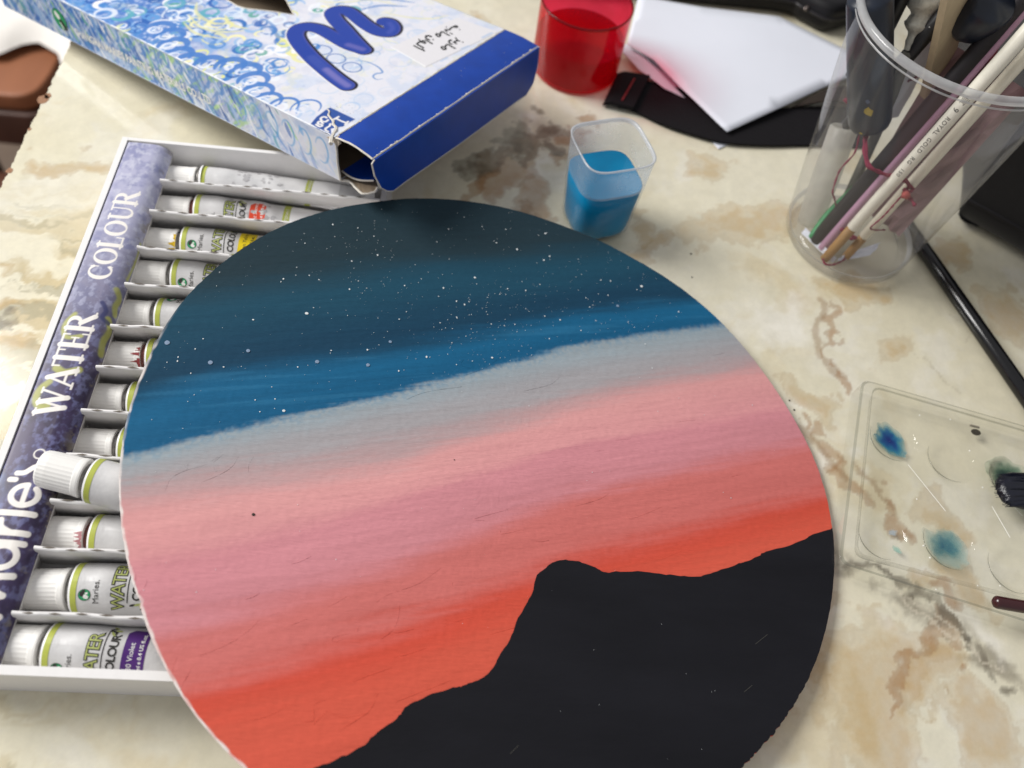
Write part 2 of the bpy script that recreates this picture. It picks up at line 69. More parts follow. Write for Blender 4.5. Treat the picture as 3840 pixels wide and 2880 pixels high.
def grid(name, V, mat, parent=None, cols=None, keep=None, smooth=True, wrap_v=False, flip=False):
    """V (nu,nv,3) in mm -> one mesh object"""
    nu, nv = V.shape[:2]
    idx = np.arange(nu * nv).reshape(nu, nv)
    if wrap_v: idx = np.concatenate([idx, idx[:, :1]], 1)
    q = np.stack([idx[:-1, :-1], idx[1:, :-1], idx[1:, 1:], idx[:-1, 1:]], -1)
    if flip: q = q[..., ::-1]
    q = q.reshape(-1, 4)
    if keep is not None: q = q[keep.ravel()]
    me = bpy.data.meshes.new(name)
    me.vertices.add(nu * nv); me.vertices.foreach_set('co', (V.reshape(-1, 3) * MM).astype(np.float32).ravel())
    me.loops.add(q.size); me.loops.foreach_set('vertex_index', q.astype(np.int32).ravel())
    me.polygons.add(len(q)); me.polygons.foreach_set('loop_start', np.arange(0, q.size, 4, dtype=np.int32))
    me.polygons.foreach_set('use_smooth', np.full(len(q), smooth))
    me.materials.append(mat); me.update(calc_edges=True); me.validate()
    if cols is not None: colattr(me, cols.reshape(-1, 3))
    o = bpy.data.objects.new(name, me); COL.objects.link(o)
    if parent is not None: o.parent = parent
    return o
class Geo:
    def __init__(s): s.v = []; s.f = []; s.m = []
    def add(s, V, F, m=0):
        n = len(s.v); s.v.extend([tuple(map(float, p)) for p in V]); s.f.extend([tuple(i + n for i in fc) for fc in F]); s.m.extend([m] * len(F))
    def obj(s, name, mat, parent=None, smooth=False): return mk(name, s.v, s.f, mat, parent, smooth, fm=s.m)
def box_geo(g, x0, x1, y0, y1, z0, z1, m=0):
    V = [(x, y, z) for z in (z0, z1) for x, y in ((x0, y0), (x1, y0), (x1, y1), (x0, y1))]
    g.add(V, [(3, 2, 1, 0), (4, 5, 6, 7), (0, 1, 5, 4), (1, 2, 6, 5), (2, 3, 7, 6), (3, 0, 4, 7)], m)
def prism(g, pts, n, up, m=0, top=True, fn=None):
    """pts 3D polygon, extruded by vector up"""
    pts = [Vector(p) for p in pts]; up = Vector(up); k = len(pts)
    tris = tessellate_polygon([pts])
    V = [tuple(p) for p in pts] + [tuple(p + up) for p in pts]
    nrm = Vector((0, 0, 0))
    for i in range(k): nrm += pts[i].cross(pts[(i + 1) % k])
    ccw = nrm.dot(up) > 0
    F = []
    for t in tris:
        a = (pts[t[1]] - pts[t[0]]).cross(pts[t[2]] - pts[t[0]]).dot(up) > 0
        t = tuple(t) if a else tuple(reversed(t))
        F.append(tuple(i + k for i in t)); F.append(tuple(reversed(t)))
    for i in range(k):
        j = (i + 1) % k; q = (i, j, j + k, i + k)
        F.append(q if ccw else q[::-1])
    g.add(V, F, m)
def lathe(g, prof, n=32, m=0, M=None, caps=(False, False), rip=None):
    """prof list of (r, z); axis +z, transform M (4x4)"""
    V = []; F = []
    for r, z in prof:
        for i in range(n):
            a = 2 * math.pi * i / n; rr = r * (rip(i, z) if rip else 1)
            p = Vector((rr * math.cos(a), rr * math.sin(a), z)); V.append(M @ p if M else p)
    for j in range(len(prof) - 1):
        for i in range(n):
            k = (i + 1) % n; F.append((j*n+i, j*n+k, (j+1)*n+k, (j+1)*n+i))
    if caps[0]: F.append(tuple(reversed(range(n))))
    if caps[1]: F.append(tuple((len(prof)-1)*n + i for i in range(n)))
    g.add(V, F, m)
def axisM(a, b):
    a = Vector(a); b = Vector(b); d = (b - a)
    return Matrix.Translation(a) @ d.to_track_quat('Z', 'Y').to_matrix().to_4x4(), d.length
def rod(g, a, b, r0, r1=None, n=16, m=0, rnd=True):
    r1 = r0 if r1 is None else r1
    M, L = axisM(a, b)
    pr = [(0.01, -0.15*r0), (r0*.7, -0.05*r0), (r0, .2*r0), (r1, L-.2*r1), (r1*.7, L+.05*r1), (0.01, L+.15*r1)] if rnd else [(0.01,0),(r0,0),(r1,L),(0.01,L)]
    lathe(g, pr, n, m, M)
def catmull(P, n=8):
    P = [np.array(p, float) for p in P]; out = []
    for i in range(len(P)-1):
        p0 = P[max(i-1,0)]; p1 = P[i]; p2 = P[i+1]; p3 = P[min(i+2,len(P)-1)]
        for k in range(n):
            t = k/n; out.append(.5*((2*p1)+(-p0+p2)*t+(2*p0-5*p1+4*p2-p3)*t*t+(-p0+3*p1-3*p2+p3)*t**3))
    out.append(P[-1]); return np.array(out)
def cord(g, P, r, n=6, m=0, sm=6, rf=None):
    P = catmull(P, sm) if sm else np.array(P, float)
    V = []; F = []; N = len(P); up = Vector((0.13, .2, 1)).normalized()
    for i in range(N):
        t = Vector(P[min(i+1,N-1)] - P[max(i-1,0)]).normalized()
        s = t.cross(up);  s = s.normalized() if s.length > 1e-6 else Vector((1,0,0)); u = s.cross(t)
        rr = r * (rf(i/(N-1)) if rf else 1)
        for k in range(n):
            a = 2*math.pi*k/n; V.append(tuple(Vector(P[i]) + rr*(math.cos(a)*s + math.sin(a)*u)))
    for i in range(N-1):
        for k in range(n):
            j = (k+1) % n; F.append((i*n+k, (i+1)*n+k, (i+1)*n+j, i*n+j))
    F.append(tuple(range(n))); F.append(tuple((N-1)*n+k for k in reversed(range(n))))
    g.add(V, F, m)
# ---- noise
def _h(i, j, s):
    x = (i.astype(np.int64)*374761393 + j.astype(np.int64)*668265263 + s*974634773) & 0xffffffff
    x = ((x ^ (x >> 13)) * 1274126177) & 0xffffffff; x = x ^ (x >> 16)
    return (x & 0xffffff) / float(0xffffff)
def vn(x, y, s=0):
    i = np.floor(x); j = np.floor(y); u = x-i; v = y-j; u = u*u*u*(u*(u*6-15)+10); v = v*v*v*(v*(v*6-15)+10)
    return (_h(i,j,s)*(1-u)+_h(i+1,j,s)*u)*(1-v)+(_h(i,j+1,s)*(1-u)+_h(i+1,j+1,s)*u)*v
def fbm(x, y, s=0, o=5):
    t = 0; a = .5; n = 0; x = np.asarray(x, float); y = np.asarray(y, float)
    for k in range(o):
        t = t + a*vn(x+k*17.3, y-k*9.1, s+k); n += a; a *= .56
        x, y = 1.65*x-1.16*y, 1.16*x+1.65*y
    return np.clip(.5+(t/n-.5)*1.15, 0, 1)
def sst(a, b, x): t = np.clip((x-a)/(b-a), 0, 1); return t*t*(3-2*t)
# ---- printed pictures: colour per point of a fine grid
class Ras:
    def __init__(s, u0, u1, v0, v1, st):
        s.u = np.arange(u0, u1+st*.5, st); s.v = np.arange(v0, v1+st*.5, st); s.st = st
        s.X, s.Y = np.meshgrid(s.u, s.v, indexing='ij'); s.C = np.zeros(s.X.shape+(3,))
    def sl(s, P, pad):
        P = np.asarray(P)
        a = np.searchsorted(s.u, [P[:,0].min()-pad, P[:,0].max()+pad]); b = np.searchsorted(s.v, [P[:,1].min()-pad, P[:,1].max()+pad])
        return slice(max(a[0]-1,0), a[1]+1), slice(max(b[0]-1,0), b[1]+1)
    def put(s, sl, A, col):
        c = lin(col) if isinstance(col, str) else np.asarray(col); s.C[sl] = s.C[sl]*(1-A[...,None]) + c*A[...,None]
    def dist(s, P, sl, W=None):
        X = s.X[sl]; Y = s.Y[sl]; d = np.full(X.shape, 1e9)
        for i in range(len(P)-1):
            a = P[i]; b = P[i+1]; ab = b-a; L = ab@ab+1e-12
            t = np.clip(((X-a[0])*ab[0]+(Y-a[1])*ab[1])/L, 0, 1)
            e = np.hypot(X-a[0]-t*ab[0], Y-a[1]-t*ab[1])
            if W is not None: e = e - (W[i]*(1-t)+W[i+1]*t)
            d = np.minimum(d, e)
        return d
    def stroke(s, P, w, col, al=1., soft=None, sm=6, taper=False):
        P = catmull(P, sm) if sm else np.asarray(P, float)
        soft = soft or s.st; sl = s.sl(P, w+soft)
        if s.X[sl].size == 0: return
        if taper:
            t = np.linspace(0,1,len(P)); W = w*.5*np.sin(np.pi*(.08+.84*t))
        else: W = np.full(len(P), w*.5)
        d = s.dist(P, sl, W); s.put(sl, np.clip(.5 - d/soft, 0, 1)*al, col)
    def poly(s, P, col, al=1.):
        P = np.asarray(P, float); sl = s.sl(P, s.st)
        if s.X[sl].size == 0: return
        X = s.X[sl]; Y = s.Y[sl]; ins = inpoly(X, Y, P)
        d = s.dist(np.vstack([P, P[:1]]), sl); d = np.where(ins, -d, d)
        s.put(sl, np.clip(.5 - d/s.st, 0, 1)*al, col)
def inpoly(X, Y, P):
    ins = np.zeros(X.shape, bool); n = len(P)
    for i in range(n):
        x1,y1 = P[i]; x2,y2 = P[(i+1)%n]
        if y1 == y2: continue
        c = ((y1 > Y) != (y2 > Y)) & (X < (x2-x1)*(Y-y1)/(y2-y1)+x1); ins ^= c
    return ins
# ---- lettering outline (built-in font) as flat triangles
_tc = {}
def text2d(body, size=1.0, bold=0.0, align='LEFT', shear=0.0, spacing=1.0):
    key = (body, bold, align, shear, spacing)
    if key not in _tc:
        c = bpy.data.curves.new('lettering', 'FONT'); c.body = body; c.size = 1; c.align_x = align; c.offset = bold; c.shear = shear; c.space_character = spacing; c.resolution_u = 3
        o = bpy.data.objects.new('lettering', c); COL.objects.link(o)
        dg = bpy.context.evaluated_depsgraph_get(); dg.update()
        me = bpy.data.meshes.new_from_object(o.evaluated_get(dg))
        V = np.array([v.co[:2] for v in me.vertices]).reshape(-1,2); F = [tuple(p.vertices) for p in me.polygons]
        bpy.data.objects.remove(o); bpy.data.curves.remove(c); bpy.data.meshes.remove(me); _tc[key] = (V, F)
    V, F = _tc[key]; return V*size, F
def fine(V2, F2, mx):
    """cut flat triangles until no edge is longer than mx"""
    tr = []; out = []
    for fc in F2:
        for k in range(1, len(fc)-1): tr.append([np.array(V2[i], float) for i in (fc[0], fc[k], fc[k+1])])
    while tr:
        a, b, c = tr.pop(); e = [np.hypot(*(b-a)), np.hypot(*(c-b)), np.hypot(*(a-c))]; k = int(np.argmax(e))
        if e[k] <= mx: out.append((a,b,c)); continue
        if k == 0: q = (a+b)/2; tr += [[a,q,c],[q,b,c]]
        elif k == 1: q = (b+c)/2; tr += [[a,b,q],[a,q,c]]
        else: q = (c+a)/2; tr += [[a,b,q],[q,b,c]]
    return out
# ---- materials (all node based)
def base_mat(name):
    m = bpy.data.materials.new(name); m.use_nodes = True; nt = m.node_tree
    return m, nt, nt.nodes['Principled BSDF'], nt.nodes['Material Output']
def noise_node(nt, scale, detail=4, rough=.55, coord='Object', stretch=None):
    tc = nt.nodes.new('ShaderNodeTexCoord'); n = nt.nodes.new('ShaderNodeTexNoise'); n.inputs['Scale'].default_value = scale; n.inputs['Detail'].default_value = detail; n.inputs['Roughness'].default_value = rough
    src = tc.outputs[coord]
    if stretch:
        mp = nt.nodes.new('ShaderNodeMapping'); mp.inputs['Scale'].default_value = stretch[:3]
        if len(stretch) > 3: mp.inputs['Rotation'].default_value = (0,0,stretch[3])
        nt.links.new(src, mp.inputs['Vector']); src = mp.outputs['Vector']
    nt.links.new(src, n.inputs['Vector']); return n
def bump(nt, p, fac, strength, dist=0.0003):
    b = nt.nodes.new('ShaderNodeBump'); b.inputs['Strength'].default_value = strength; b.inputs['Distance'].default_value = dist
    nt.links.new(fac, b.inputs['Height']); nt.links.new(b.outputs['Normal'], p.inputs['Normal']); return b
def pm(name, col, rough=.5, spec=.5, var=.06, vs=180., bmp=.0, bs=900., attr=False, stretch=None, metal=0., coat=0., sheen=0., bd=.0002, emis=None):
    m, nt, p, out = base_mat(name)
    p.inputs['Roughness'].default_value = rough; p.inputs['Specular IOR Level'].default_value = spec; p.inputs['Metallic'].default_value = metal
    p.inputs['Coat Weight'].default_value = coat; p.inputs['Coat Roughness'].default_value = .12; p.inputs['Sheen Weight'].default_value = sheen
    n = noise_node(nt, vs, stretch=stretch)
    mr = nt.nodes.new('ShaderNodeMapRange'); mr.inputs['From Min'].default_value = .25; mr.inputs['From Max'].default_value = .75
    mr.inputs['To Min'].default_value = 1-var; mr.inputs['To Max'].default_value = 1+var; nt.links.new(n.outputs['Fac'], mr.inputs['Value'])
    mx = nt.nodes.new('ShaderNodeMix'); mx.data_type = 'RGBA'; mx.blend_type = 'MULTIPLY'; mx.inputs['Factor'].default_value = 1
    if attr:
        a = nt.nodes.new('ShaderNodeVertexColor'); a.layer_name = 'Col'; nt.links.new(a.outputs['Color'], mx.inputs['A'])
    else: mx.inputs['A'].default_value = rgba(col)
    nt.links.new(mr.outputs['Result'], mx.inputs['B']); nt.links.new(mx.outputs['Result'], p.inputs['Base Color'])
    if bmp:
        nb = noise_node(nt, bs, detail=5, stretch=stretch); bump(nt, p, nb.outputs['Fac'], bmp, bd)
    return m
def clear_mat(name, tint, gloss_rough=.08, haze=.08, haze_col=(.85,.86,.88), ior=1.45, vs=60.):
    """thin clear plastic: coloured see-through + milky scatter + mirror by fresnel"""
    m, nt, p, out = base_mat(name); nt.nodes.remove(p)
    tr = nt.nodes.new('ShaderNodeBsdfTransparent'); tr.inputs['Color'].default_value = (*tint, 1)
    df = nt.nodes.new('ShaderNodeBsdfDiffuse'); df.inputs['Color'].default_value = (*haze_col, 1)
    tl = nt.nodes.new('ShaderNodeBsdfTranslucent'); tl.inputs['Color'].default_value = (*haze_col, 1)
    gl = nt.nodes.new('ShaderNodeBsdfGlossy'); gl.inputs['Roughness'].default_value = gloss_rough
    lw = nt.nodes.new('ShaderNodeLayerWeight'); lw.inputs['Blend'].default_value = .5
    pw = nt.nodes.new('ShaderNodeMath'); pw.operation = 'POWER'; pw.inputs[1].default_value = 4.0; nt.links.new(lw.outputs['Facing'], pw.inputs[0])
    fr = nt.nodes.new('ShaderNodeMath'); fr.operation = 'MULTIPLY_ADD'; fr.inputs[1].default_value = .55; fr.inputs[2].default_value = ((ior-1)/(ior+1))**2; nt.links.new(pw.outputs[0], fr.inputs[0])
    a = nt.nodes.new('ShaderNodeMixShader'); a.inputs[0].default_value = .5; nt.links.new(df.outputs[0], a.inputs[1]); nt.links.new(tl.outputs[0], a.inputs[2])
    n = noise_node(nt, vs, 3); mr = nt.nodes.new('ShaderNodeMapRange'); mr.inputs['From Min'].default_value=.3; mr.inputs['From Max'].default_value=.7
    mr.inputs['To Min'].default_value = haze*.75; mr.inputs['To Max'].default_value = haze*1.25; nt.links.new(n.outputs['Fac'], mr.inputs['Value'])
    b = nt.nodes.new('ShaderNodeMixShader'); nt.links.new(mr.outputs['Result'], b.inputs[0]); nt.links.new(tr.outputs[0], b.inputs[1]); nt.links.new(a.outputs[0], b.inputs[2])
    c = nt.nodes.new('ShaderNodeMixShader'); nt.links.new(fr.outputs[0], c.inputs[0]); nt.links.new(b.outputs[0], c.inputs[1]); nt.links.new(gl.outputs[0], c.inputs[2])
    nt.links.new(c.outputs[0], out.inputs['Surface']); return m

# ------------------------------------------------------------------ table top, floor
def build_table():
    xs = np.concatenate([np.arange(-51.5, 452, .85), np.linspace(455, 760, 40)])
    ys = np.concatenate([np.linspace(-300, -36, 30), np.arange(-34, 432, .85), np.linspace(436, 760, 36)])
    X, Y = np.meshgrid(xs, ys, indexing='ij')
    wx = X + 26*(fbm(X/34, Y/34, 3)-.5) + 9*(fbm(X/8, Y/8, 5)-.5); wy = Y + 26*(fbm(X/34, Y/34, 13)-.5) + 9*(fbm(X/8, Y/8, 15)-.5)
    n1 = fbm(X/60, Y/60, 21, 4); n2 = fbm(wx/19, wy/19, 31, 6); n3 = fbm(X/4, Y/4, 41, 3)
    C = lin('#e4dec8')*np.ones(X.shape+(1,))
    mix = lambda A, col: C*(1-A[...,None]) + lin(col)*A[...,None]
    C = mix(sst(.34,.74,n1)*.5, '#d8cfb1'); C = mix(sst(.45,.8,n2)*.38, '#ebe8e0'); C = mix(sst(.55,.85,fbm(wx/30,wy/30,77))*.45, '#cdb88a')
    left = sst(60, -10, X)*sst(215,150,Y)
    st = fbm(X/60, wy/7, 91, 4); C = mix(left*sst(.42,.62,st)*.75, '#c2b086'); C = mix(left*sst(.58,.7,fbm(X/70,wy/6,92,4))*.65, '#a39d84')
    def stain(rows, edge, seed, col, al, col2=None):
        nonlocal C
        for k, (cx_, cy_, a, b, c, d) in enumerate(rows):
            dx = wx-cx_; dy = wy-cy_; dd = np.hypot(a*dx+b*dy, c*dx+d*dy)
            fld = 1.35 - dd + .9*(n2-.5) + .35*(n3-.5)
            A = sst(.20, .20+edge*2.2, fld)
            C = mix(A*al*(.75+.5*(n3-.3)).clip(.4,1), col)
            if col2: C = mix(sst(.30,.42,fld)*sst(.62,.44,fld)*al*.35, col2)
    S = D['stains']
    stain(S['white'], .5, 1, '#efebe0', .75)  # pale marble areas; some also paint in the broad reflections on the table
    stain(S['tan'], .35, 2, '#b8975f', .60, '#a0824f')
    stain(S['brown'], .26, 3, '#a47a50', .66, '#83603f')
    stain(S['grey'], .30, 4, '#6f6757', .85, '#4c443a')
    for kind, col, w, al in (('smoke','#7a705f',7.,.62),('brown','#94704a',2.2,.45),('dark','#3c362e',.8,.7),('light','#e2d8c2',.9,.5),('pale','#c8bfa6',.6,.6)):
        for P in D['veins'][kind]:
            P = catmull(P, 6); pad = 14; a = np.searchsorted(xs,[P[:,0].min()-pad,P[:,0].max()+pad]); b = np.searchsorted(ys,[P[:,1].min()-pad,P[:,1].max()+pad])
            sl = (slice(a[0],a[1]), slice(b[0],b[1])); d = np.full(X[sl].shape, 1e9)
            px = X[sl]+5*(fbm(X[sl]/5,Y[sl]/5,7)-.5); py = Y[sl]+5*(fbm(X[sl]/5,Y[sl]/5,8)-.5)
            for i in range(len(P)-1):
                A = P[i]; ab = P[i+1]-A; t = np.clip(((px-A[0])*ab[0]+(py-A[1])*ab[1])/(ab@ab+1e-9),0,1); d = np.minimum(d, np.hypot(px-A[0]-t*ab[0], py-A[1]-t*ab[1]))
            ww = w*(.3+1.4*n2[sl]); A = sst(ww, ww*.3, d)*al
            if kind == 'dark': A = A*sst(.42,.60,n2[sl])*.5
            if kind == 'smoke': A = A*sst(.28,.60,fbm(X[sl]/9,Y[sl]/9,17))
            C[sl] = C[sl]*(1-A[...,None])+lin(col)*A[...,None]
    C = C*(.94+.12*n3)[...,None]
    Z = np.zeros(X.shape)
    # broken laminate along the left edge
    V = np.stack([X + np.where(X < -51.2, .9*(fbm(Y/2.2, X, 5)-.5)*2, 0), Y, Z], -1)
    m = pm('marble_laminate', None, rough=.14, spec=.5, var=.03, vs=700, bmp=.06, bs=500, attr=True, bd=.0001)
    o = grid('table_top', V, m, cols=C*.95, flip=False); tag(o, kind='structure')
    g = Geo(); box_geo(g, -51.2, 760, -300, 760, -22, -.6)
    tag(g.obj('table_core', pm('chipboard', '#8a6448', rough=.9, var=.2, vs=400, bmp=.5), o), None)
    g = Geo(); rr = random.Random(3)
    for (x, y, r) in D['chips']:
        P = []
        for k in range(9):
            a = 2*math.pi*k/9; P.append((x+r*rr.uniform(.75,1.1)*math.cos(a), y+1.25*r*rr.uniform(.75,1.1)*math.sin(a), .02))
        prism(g, P, 9, (0,0,.05))
    g.obj('bare_chip', pm('bare_chipboard', '#9a7358', rough=.9, var=.25, vs=900, bmp=.4), o)
    return o
D['chips'] = [(-51.3, 206.5, 1.5), (-51.6, 252, 2.6), (-50.5, 254.5, 1.6), (-51.3, 232, .8)]
table = build_table()
g = Geo(); box_geo(g, -1400, 1500, -1200, 1900, -720, -700)
tag(g.obj('floor', pm('floor_tile', '#6b5a4c', rough=.6, var=.15, vs=12)), kind='structure')

# ------------------------------------------------------------------ round painted board
def build_disc():
    cx_, cy_, cz_, a, b = D['disc_frame']
    n = np.array([-a,-b,1.]); n /= np.linalg.norm(n); ux = np.array([1,0,a]); ux /= np.linalg.norm(ux); uy = np.cross(n, ux)
    root = thing('painted_board', 'round hand-cut board painted with a starry blue sky fading to red over a black mountain', 'painting')
    root.matrix_world = Matrix(((ux[0],uy[0],n[0],cx_),(ux[1],uy[1],n[1],cy_),(ux[2],uy[2],n[2],cz_),(0,0,0,1)))
    E = np.array(D['disc_outline']); th = np.arctan2(E[:,1],E[:,0]); r = np.hypot(E[:,0],E[:,1]); o = np.argsort(th); th=th[o]; r=r[o]
    TH = np.linspace(-np.pi, np.pi, 1101)[:-1]
    # smooth the traced radius, then add small cut irregularities
    R = np.interp(TH, np.r_[th-2*np.pi, th, th+2*np.pi], np.r_[r,r,r])
    k = np.hanning(41); k /= k.sum(); R = np.convolve(np.r_[R[-20:],R,R[:20]], k, 'valid')
    rough_edge = sst(-1.35,-1.1,TH)*sst(-.45,-.7,TH)
    R = R + .25*(fbm(TH*60, TH*0, 3)-.5) + rough_edge*.7*(vn(TH*130, TH*0, 5)-.5) - .8*np.exp(-((TH+2.63)/.035)**2)*vn(TH*90,TH*0+4,2)
    fr = np.r_[np.linspace(0,.97,236), np.linspace(.974,1,12)]
    X = fr[:,None]*R*np.cos(TH); Y = fr[:,None]*R*np.sin(TH)
    # colour bands follow traced curves
    cols = ['#22363f','#1c495e','#153d56','#165f87','#13587f','#98a4ab','#a5a1a4','#b69b9c','#dd9e9d','#dc9a9b','#d38c94','#cd868d','#cf736e','#cf706a','#d2503e','#d85d49']
    B = [np.array(q) for q in D['bands']]
    st1 = fbm(X*.018+Y*.004, Y*.16-X*.045, 51, 5)-.5; st2 = fbm(X*.05+Y*.02, Y*.9-X*.25, 61, 4)-.5; nz = fbm(X*.7, Y*.7, 71, 3)-.5
    YV = Y + 7*st1 + 3.0*st2 + 1.3*nz
    sharp = Y + 2.5*st1 + 2.2*st2 + 1.6*nz
    lev = np.stack([np.interp(X, q[:,0], q[:,1]) for q in B], 0)
    C = np.zeros(X.shape+(3,)); C[:] = lin(cols[0])
    for i in range(len(cols)-1):
        v = sharp if 4 <= i <= 5 else YV; so = {0: 9., 2: 3., 7: 4., 11: 5., 13: 8., 14: 2.}.get(i, 0.)
        t = np.clip((lev[i]+so*.6-v)/(np.maximum(lev[i]-lev[i+1], .5)+so), 0, 1); t = t*t*(3-2*t)
        C = C*(1-t[...,None]) + lin(cols[i+1])*t[...,None]
    # brush streaks inside the blue and the reds
    s3 = sst(.55,.72,fbm(X*.02+Y*.01, Y*.5-X*.12, 81, 4)); sky = sst(lev[2]+3, lev[2]-6, YV)*sst(lev[4]-2, lev[4]+3, YV)
    C = C*(1-(.18*s3*sky)[...,None]) + lin('#3f86ad')*(.18*s3*sky)[...,None]
    C = C*(1+.10*st2+.06*nz+.10*st1)[...,None]
    lightblue = sst(lev[4]+1.0, lev[4]-1.5, sharp)*sst(lev[4]-7, lev[4]-2, sharp)*sst(.45,.6,vn(X*1.1,Y*1.1,9)); C = C*(1-(.3*lightblue)[...,None])+lin('#4f86a8')*(.3*lightblue)[...,None]
    Z = .10*st2 + .07*nz
    V = np.stack([X,Y,Z],-1)
    # fold the last ring over: edge wall
    m = pm('dry_poster_paint', None, rough=.7, spec=.18, var=.05, vs=1600, bmp=.8, bs=900, attr=True, stretch=(.22,1.2,1,.22), bd=.00022)
    bare = (sst(-3.2,-3.0,TH)*sst(-1.75,-2.2,TH)+.8*sst(2.75,3.05,TH))*(.35+.9*vn(TH*55,TH*0,12))
    wd = .35+.55*vn(TH*38, TH*0, 14); edge_in = (1-fr)[:,None]*R
    A = np.clip(bare,0,1)[None]*sst(wd*1.2, wd*.6, edge_in); C = C*(1-A[...,None]) + lin('#ece2dd')*A[...,None]
    grid('paint_layer', V, m, root, cols=C, wrap_v=True)
    # bare white rim where the paint stops short
    W = np.stack([np.stack([R*np.cos(TH), R*np.sin(TH), 0*TH+z], -1) for z in (0.0,-.35,-1.2,-2.4)], 0)
    W[1:3,:,:2] *= 1.0008
    ec = np.repeat(C[-1][None], 4, 0).copy(); wht = lin('#efe6e0'); core = lin('#cfc6bc')
    lf = (sst(-3.15,-2.95,TH)*sst(-1.9,-2.3,TH))[:,None]; lf2 = sst(2.6,3.1,TH)[:,None]
    k = np.clip(lf+lf2*.6, 0, 1)*(.55+.45*vn(TH*70, TH*0, 2))[:,None]
    ec[0] = ec[0]*(1-.55*k)+wht*.55*k; ec[1] = ec[1]*(1-.9*k)+wht*.9*k; ec[2] = ec[2]*(1-k)+core*k; ec[3] = ec[3]*(1-k)+core*k
    be = pm('board_edge', None, rough=.8, spec=.2, var=.12, vs=900, attr=True, bmp=.3)
    grid('board_edge', W, be, root, cols=ec, wrap_v=True, smooth=False, flip=True)
    mk('board_back', [(R[i]*math.cos(TH[i]), R[i]*math.sin(TH[i]), -2.4) for i in range(len(TH))], [tuple(reversed(range(len(TH))))], pm('hardboard', '#8a6a4a', rough=.9, var=.2), root)
    # black mountain painted over the sky
    M = catmull(D['mountain'], 5); rr = np.random.RandomState(4)
    s = np.arange(len(M)); M = M + np.stack([.45*(vn(s*.8,s*0,3)-.5), .5*(vn(s*.7,s*0+3,4)-.5)+.25*(vn(s*2.1,s*0,6)-.5)], -1)
    t0 = math.atan2(*M[-1][::-1]); t1 = math.atan2(*M[0][::-1]); ths = np.linspace(t0, t1, 460)
    Ri = np.interp(ths, TH, R)*.9995; arc = np.stack([Ri*np.cos(ths), Ri*np.sin(ths)], -1)
    M[0] = arc[-1]; M[-1] = arc[0]
    P = np.vstack([M, arc[1:-1]])
    g = Geo(); prism(g, [(x, y, .12) for x, y in P], None, (0,0,.14))
    g.obj('painted_mountain', pm('black_poster_paint', '#1a1a1f', rough=.55, spec=.16, var=.30, vs=45, bmp=.5, bs=700, bd=.0002, stretch=(.3,1,1,.5)), root)
    # spattered white stars
    g = Geo(); rr = random.Random(5)
    def dot(x, y, r, z=.2, sq=None):
        n = 10 if r > .3 else 7; ph = rr.uniform(0,6); sq = sq or rr.uniform(.8,1.15)
        V = [(x, y, z+.05)]+[(x+r*sq*math.cos(ph+2*math.pi*k/n)*rr.uniform(.9,1.08), y+r/sq*math.sin(ph+2*math.pi*k/n)*rr.uniform(.9,1.08), z) for k in range(n)]
        g.add(V, [(0,k+1,(k+1)%n+1) for k in range(n)], 0)
    lvx = B[4]
    for x, y, s_ in D['stars']:
        if s_ > 0: dot(x, y, s_*.19)
    cl = [(rr.uniform(-60,80), rr.uniform(30,95), rr.uniform(8,20)) for _ in range(16)]
    n = 0
    while n < 800:
        if rr.random() < .35:
            c = rr.choice(cl); x = rr.gauss(c[0], c[2]); y = rr.gauss(c[1], c[2]*.6)
        else: x = rr.uniform(-120,120); y = rr.uniform(-60,116)
        th = math.atan2(y,x); 
        if math.hypot(x,y) > np.interp(th,TH,R)*.985: continue
        lv = np.interp(x, lvx[:,0], lvx[:,1])
        if y < lv and rr.random() > .10: continue
        dot(x, y, max(.05, rr.lognormvariate(-2.5,.5)), .16); n += 1
    for _ in range(12):
        x = rr.uniform(-20,118); y = rr.uniform(-100,-40)
        if math.hypot(x,y) < 115: dot(x, y, rr.uniform(.04,.10), .28)
    tag(g.obj('star_speckles', pm('white_spatter', '#dfe3e4', rough=.6, var=.1), root), kind='stuff')
    fd = pm('diluted_white', '#7f94ae', rough=.6, var=.1)
    for x, y, s_ in D['stars']:
        if s_ < 0: g = Geo(); dot(x, y, -s_*.30, .17, 1); g.obj('faded_star', fd, root)
    # bristle hairs and ridges left in the paint
    g = Geo()
    hs = [np.array(h) for h in D['hairs']]
    for k in range(20):
        x = rr.uniform(-115,110); y = rr.uniform(-75,20) + .25*x; L_ = rr.uniform(3,14); a = .30+rr.gauss(0,.12)
        if math.hypot(x,y) > 108: continue
        P = [(x,y),(x+.5*L_*math.cos(a),y+.5*L_*math.sin(a)+rr.gauss(0,.25)),(x+L_*math.cos(a),y+L_*math.sin(a))]
        if math.hypot(*P[2]) > 112: continue
        mi = np.interp(x, [p[0] for p in D['mountain']][::-1], [p[1] for p in D['mountain']][::-1])
        if y < mi+3 or P[2][1] < mi+3: continue
        hs.append(np.array(P))
    base = np.array(X), np.array(Y)
    hair_cols = []
    for h in hs:
        n0 = len(g.v); cord(g, [(p[0], p[1], -.01) for p in h], .085, 5, 0, 6, rf=lambda t: .35+.65*math.sin(math.pi*(.06+.88*t)))
    # each hair is caked in the colour it lies on
    ho = g.obj('paint_hairs', m, root, smooth=True); tag(ho, kind='stuff')
    hv = np.array(g.v)[:, :2]; cc = np.zeros((len(hv),3))
    th = np.arctan2(hv[:,1],hv[:,0]); rf = np.hypot(hv[:,0],hv[:,1])/np.interp(th,TH,R)
    ii = np.clip(np.searchsorted(fr, rf),0,len(fr)-1); jj = np.clip(((th+np.pi)/(2*np.pi)*len(TH)).astype(int),0,len(TH)-1)
    colattr(ho.data, C[ii,jj])
    sg = pm('scratched_grey', '#484640', rough=.7)
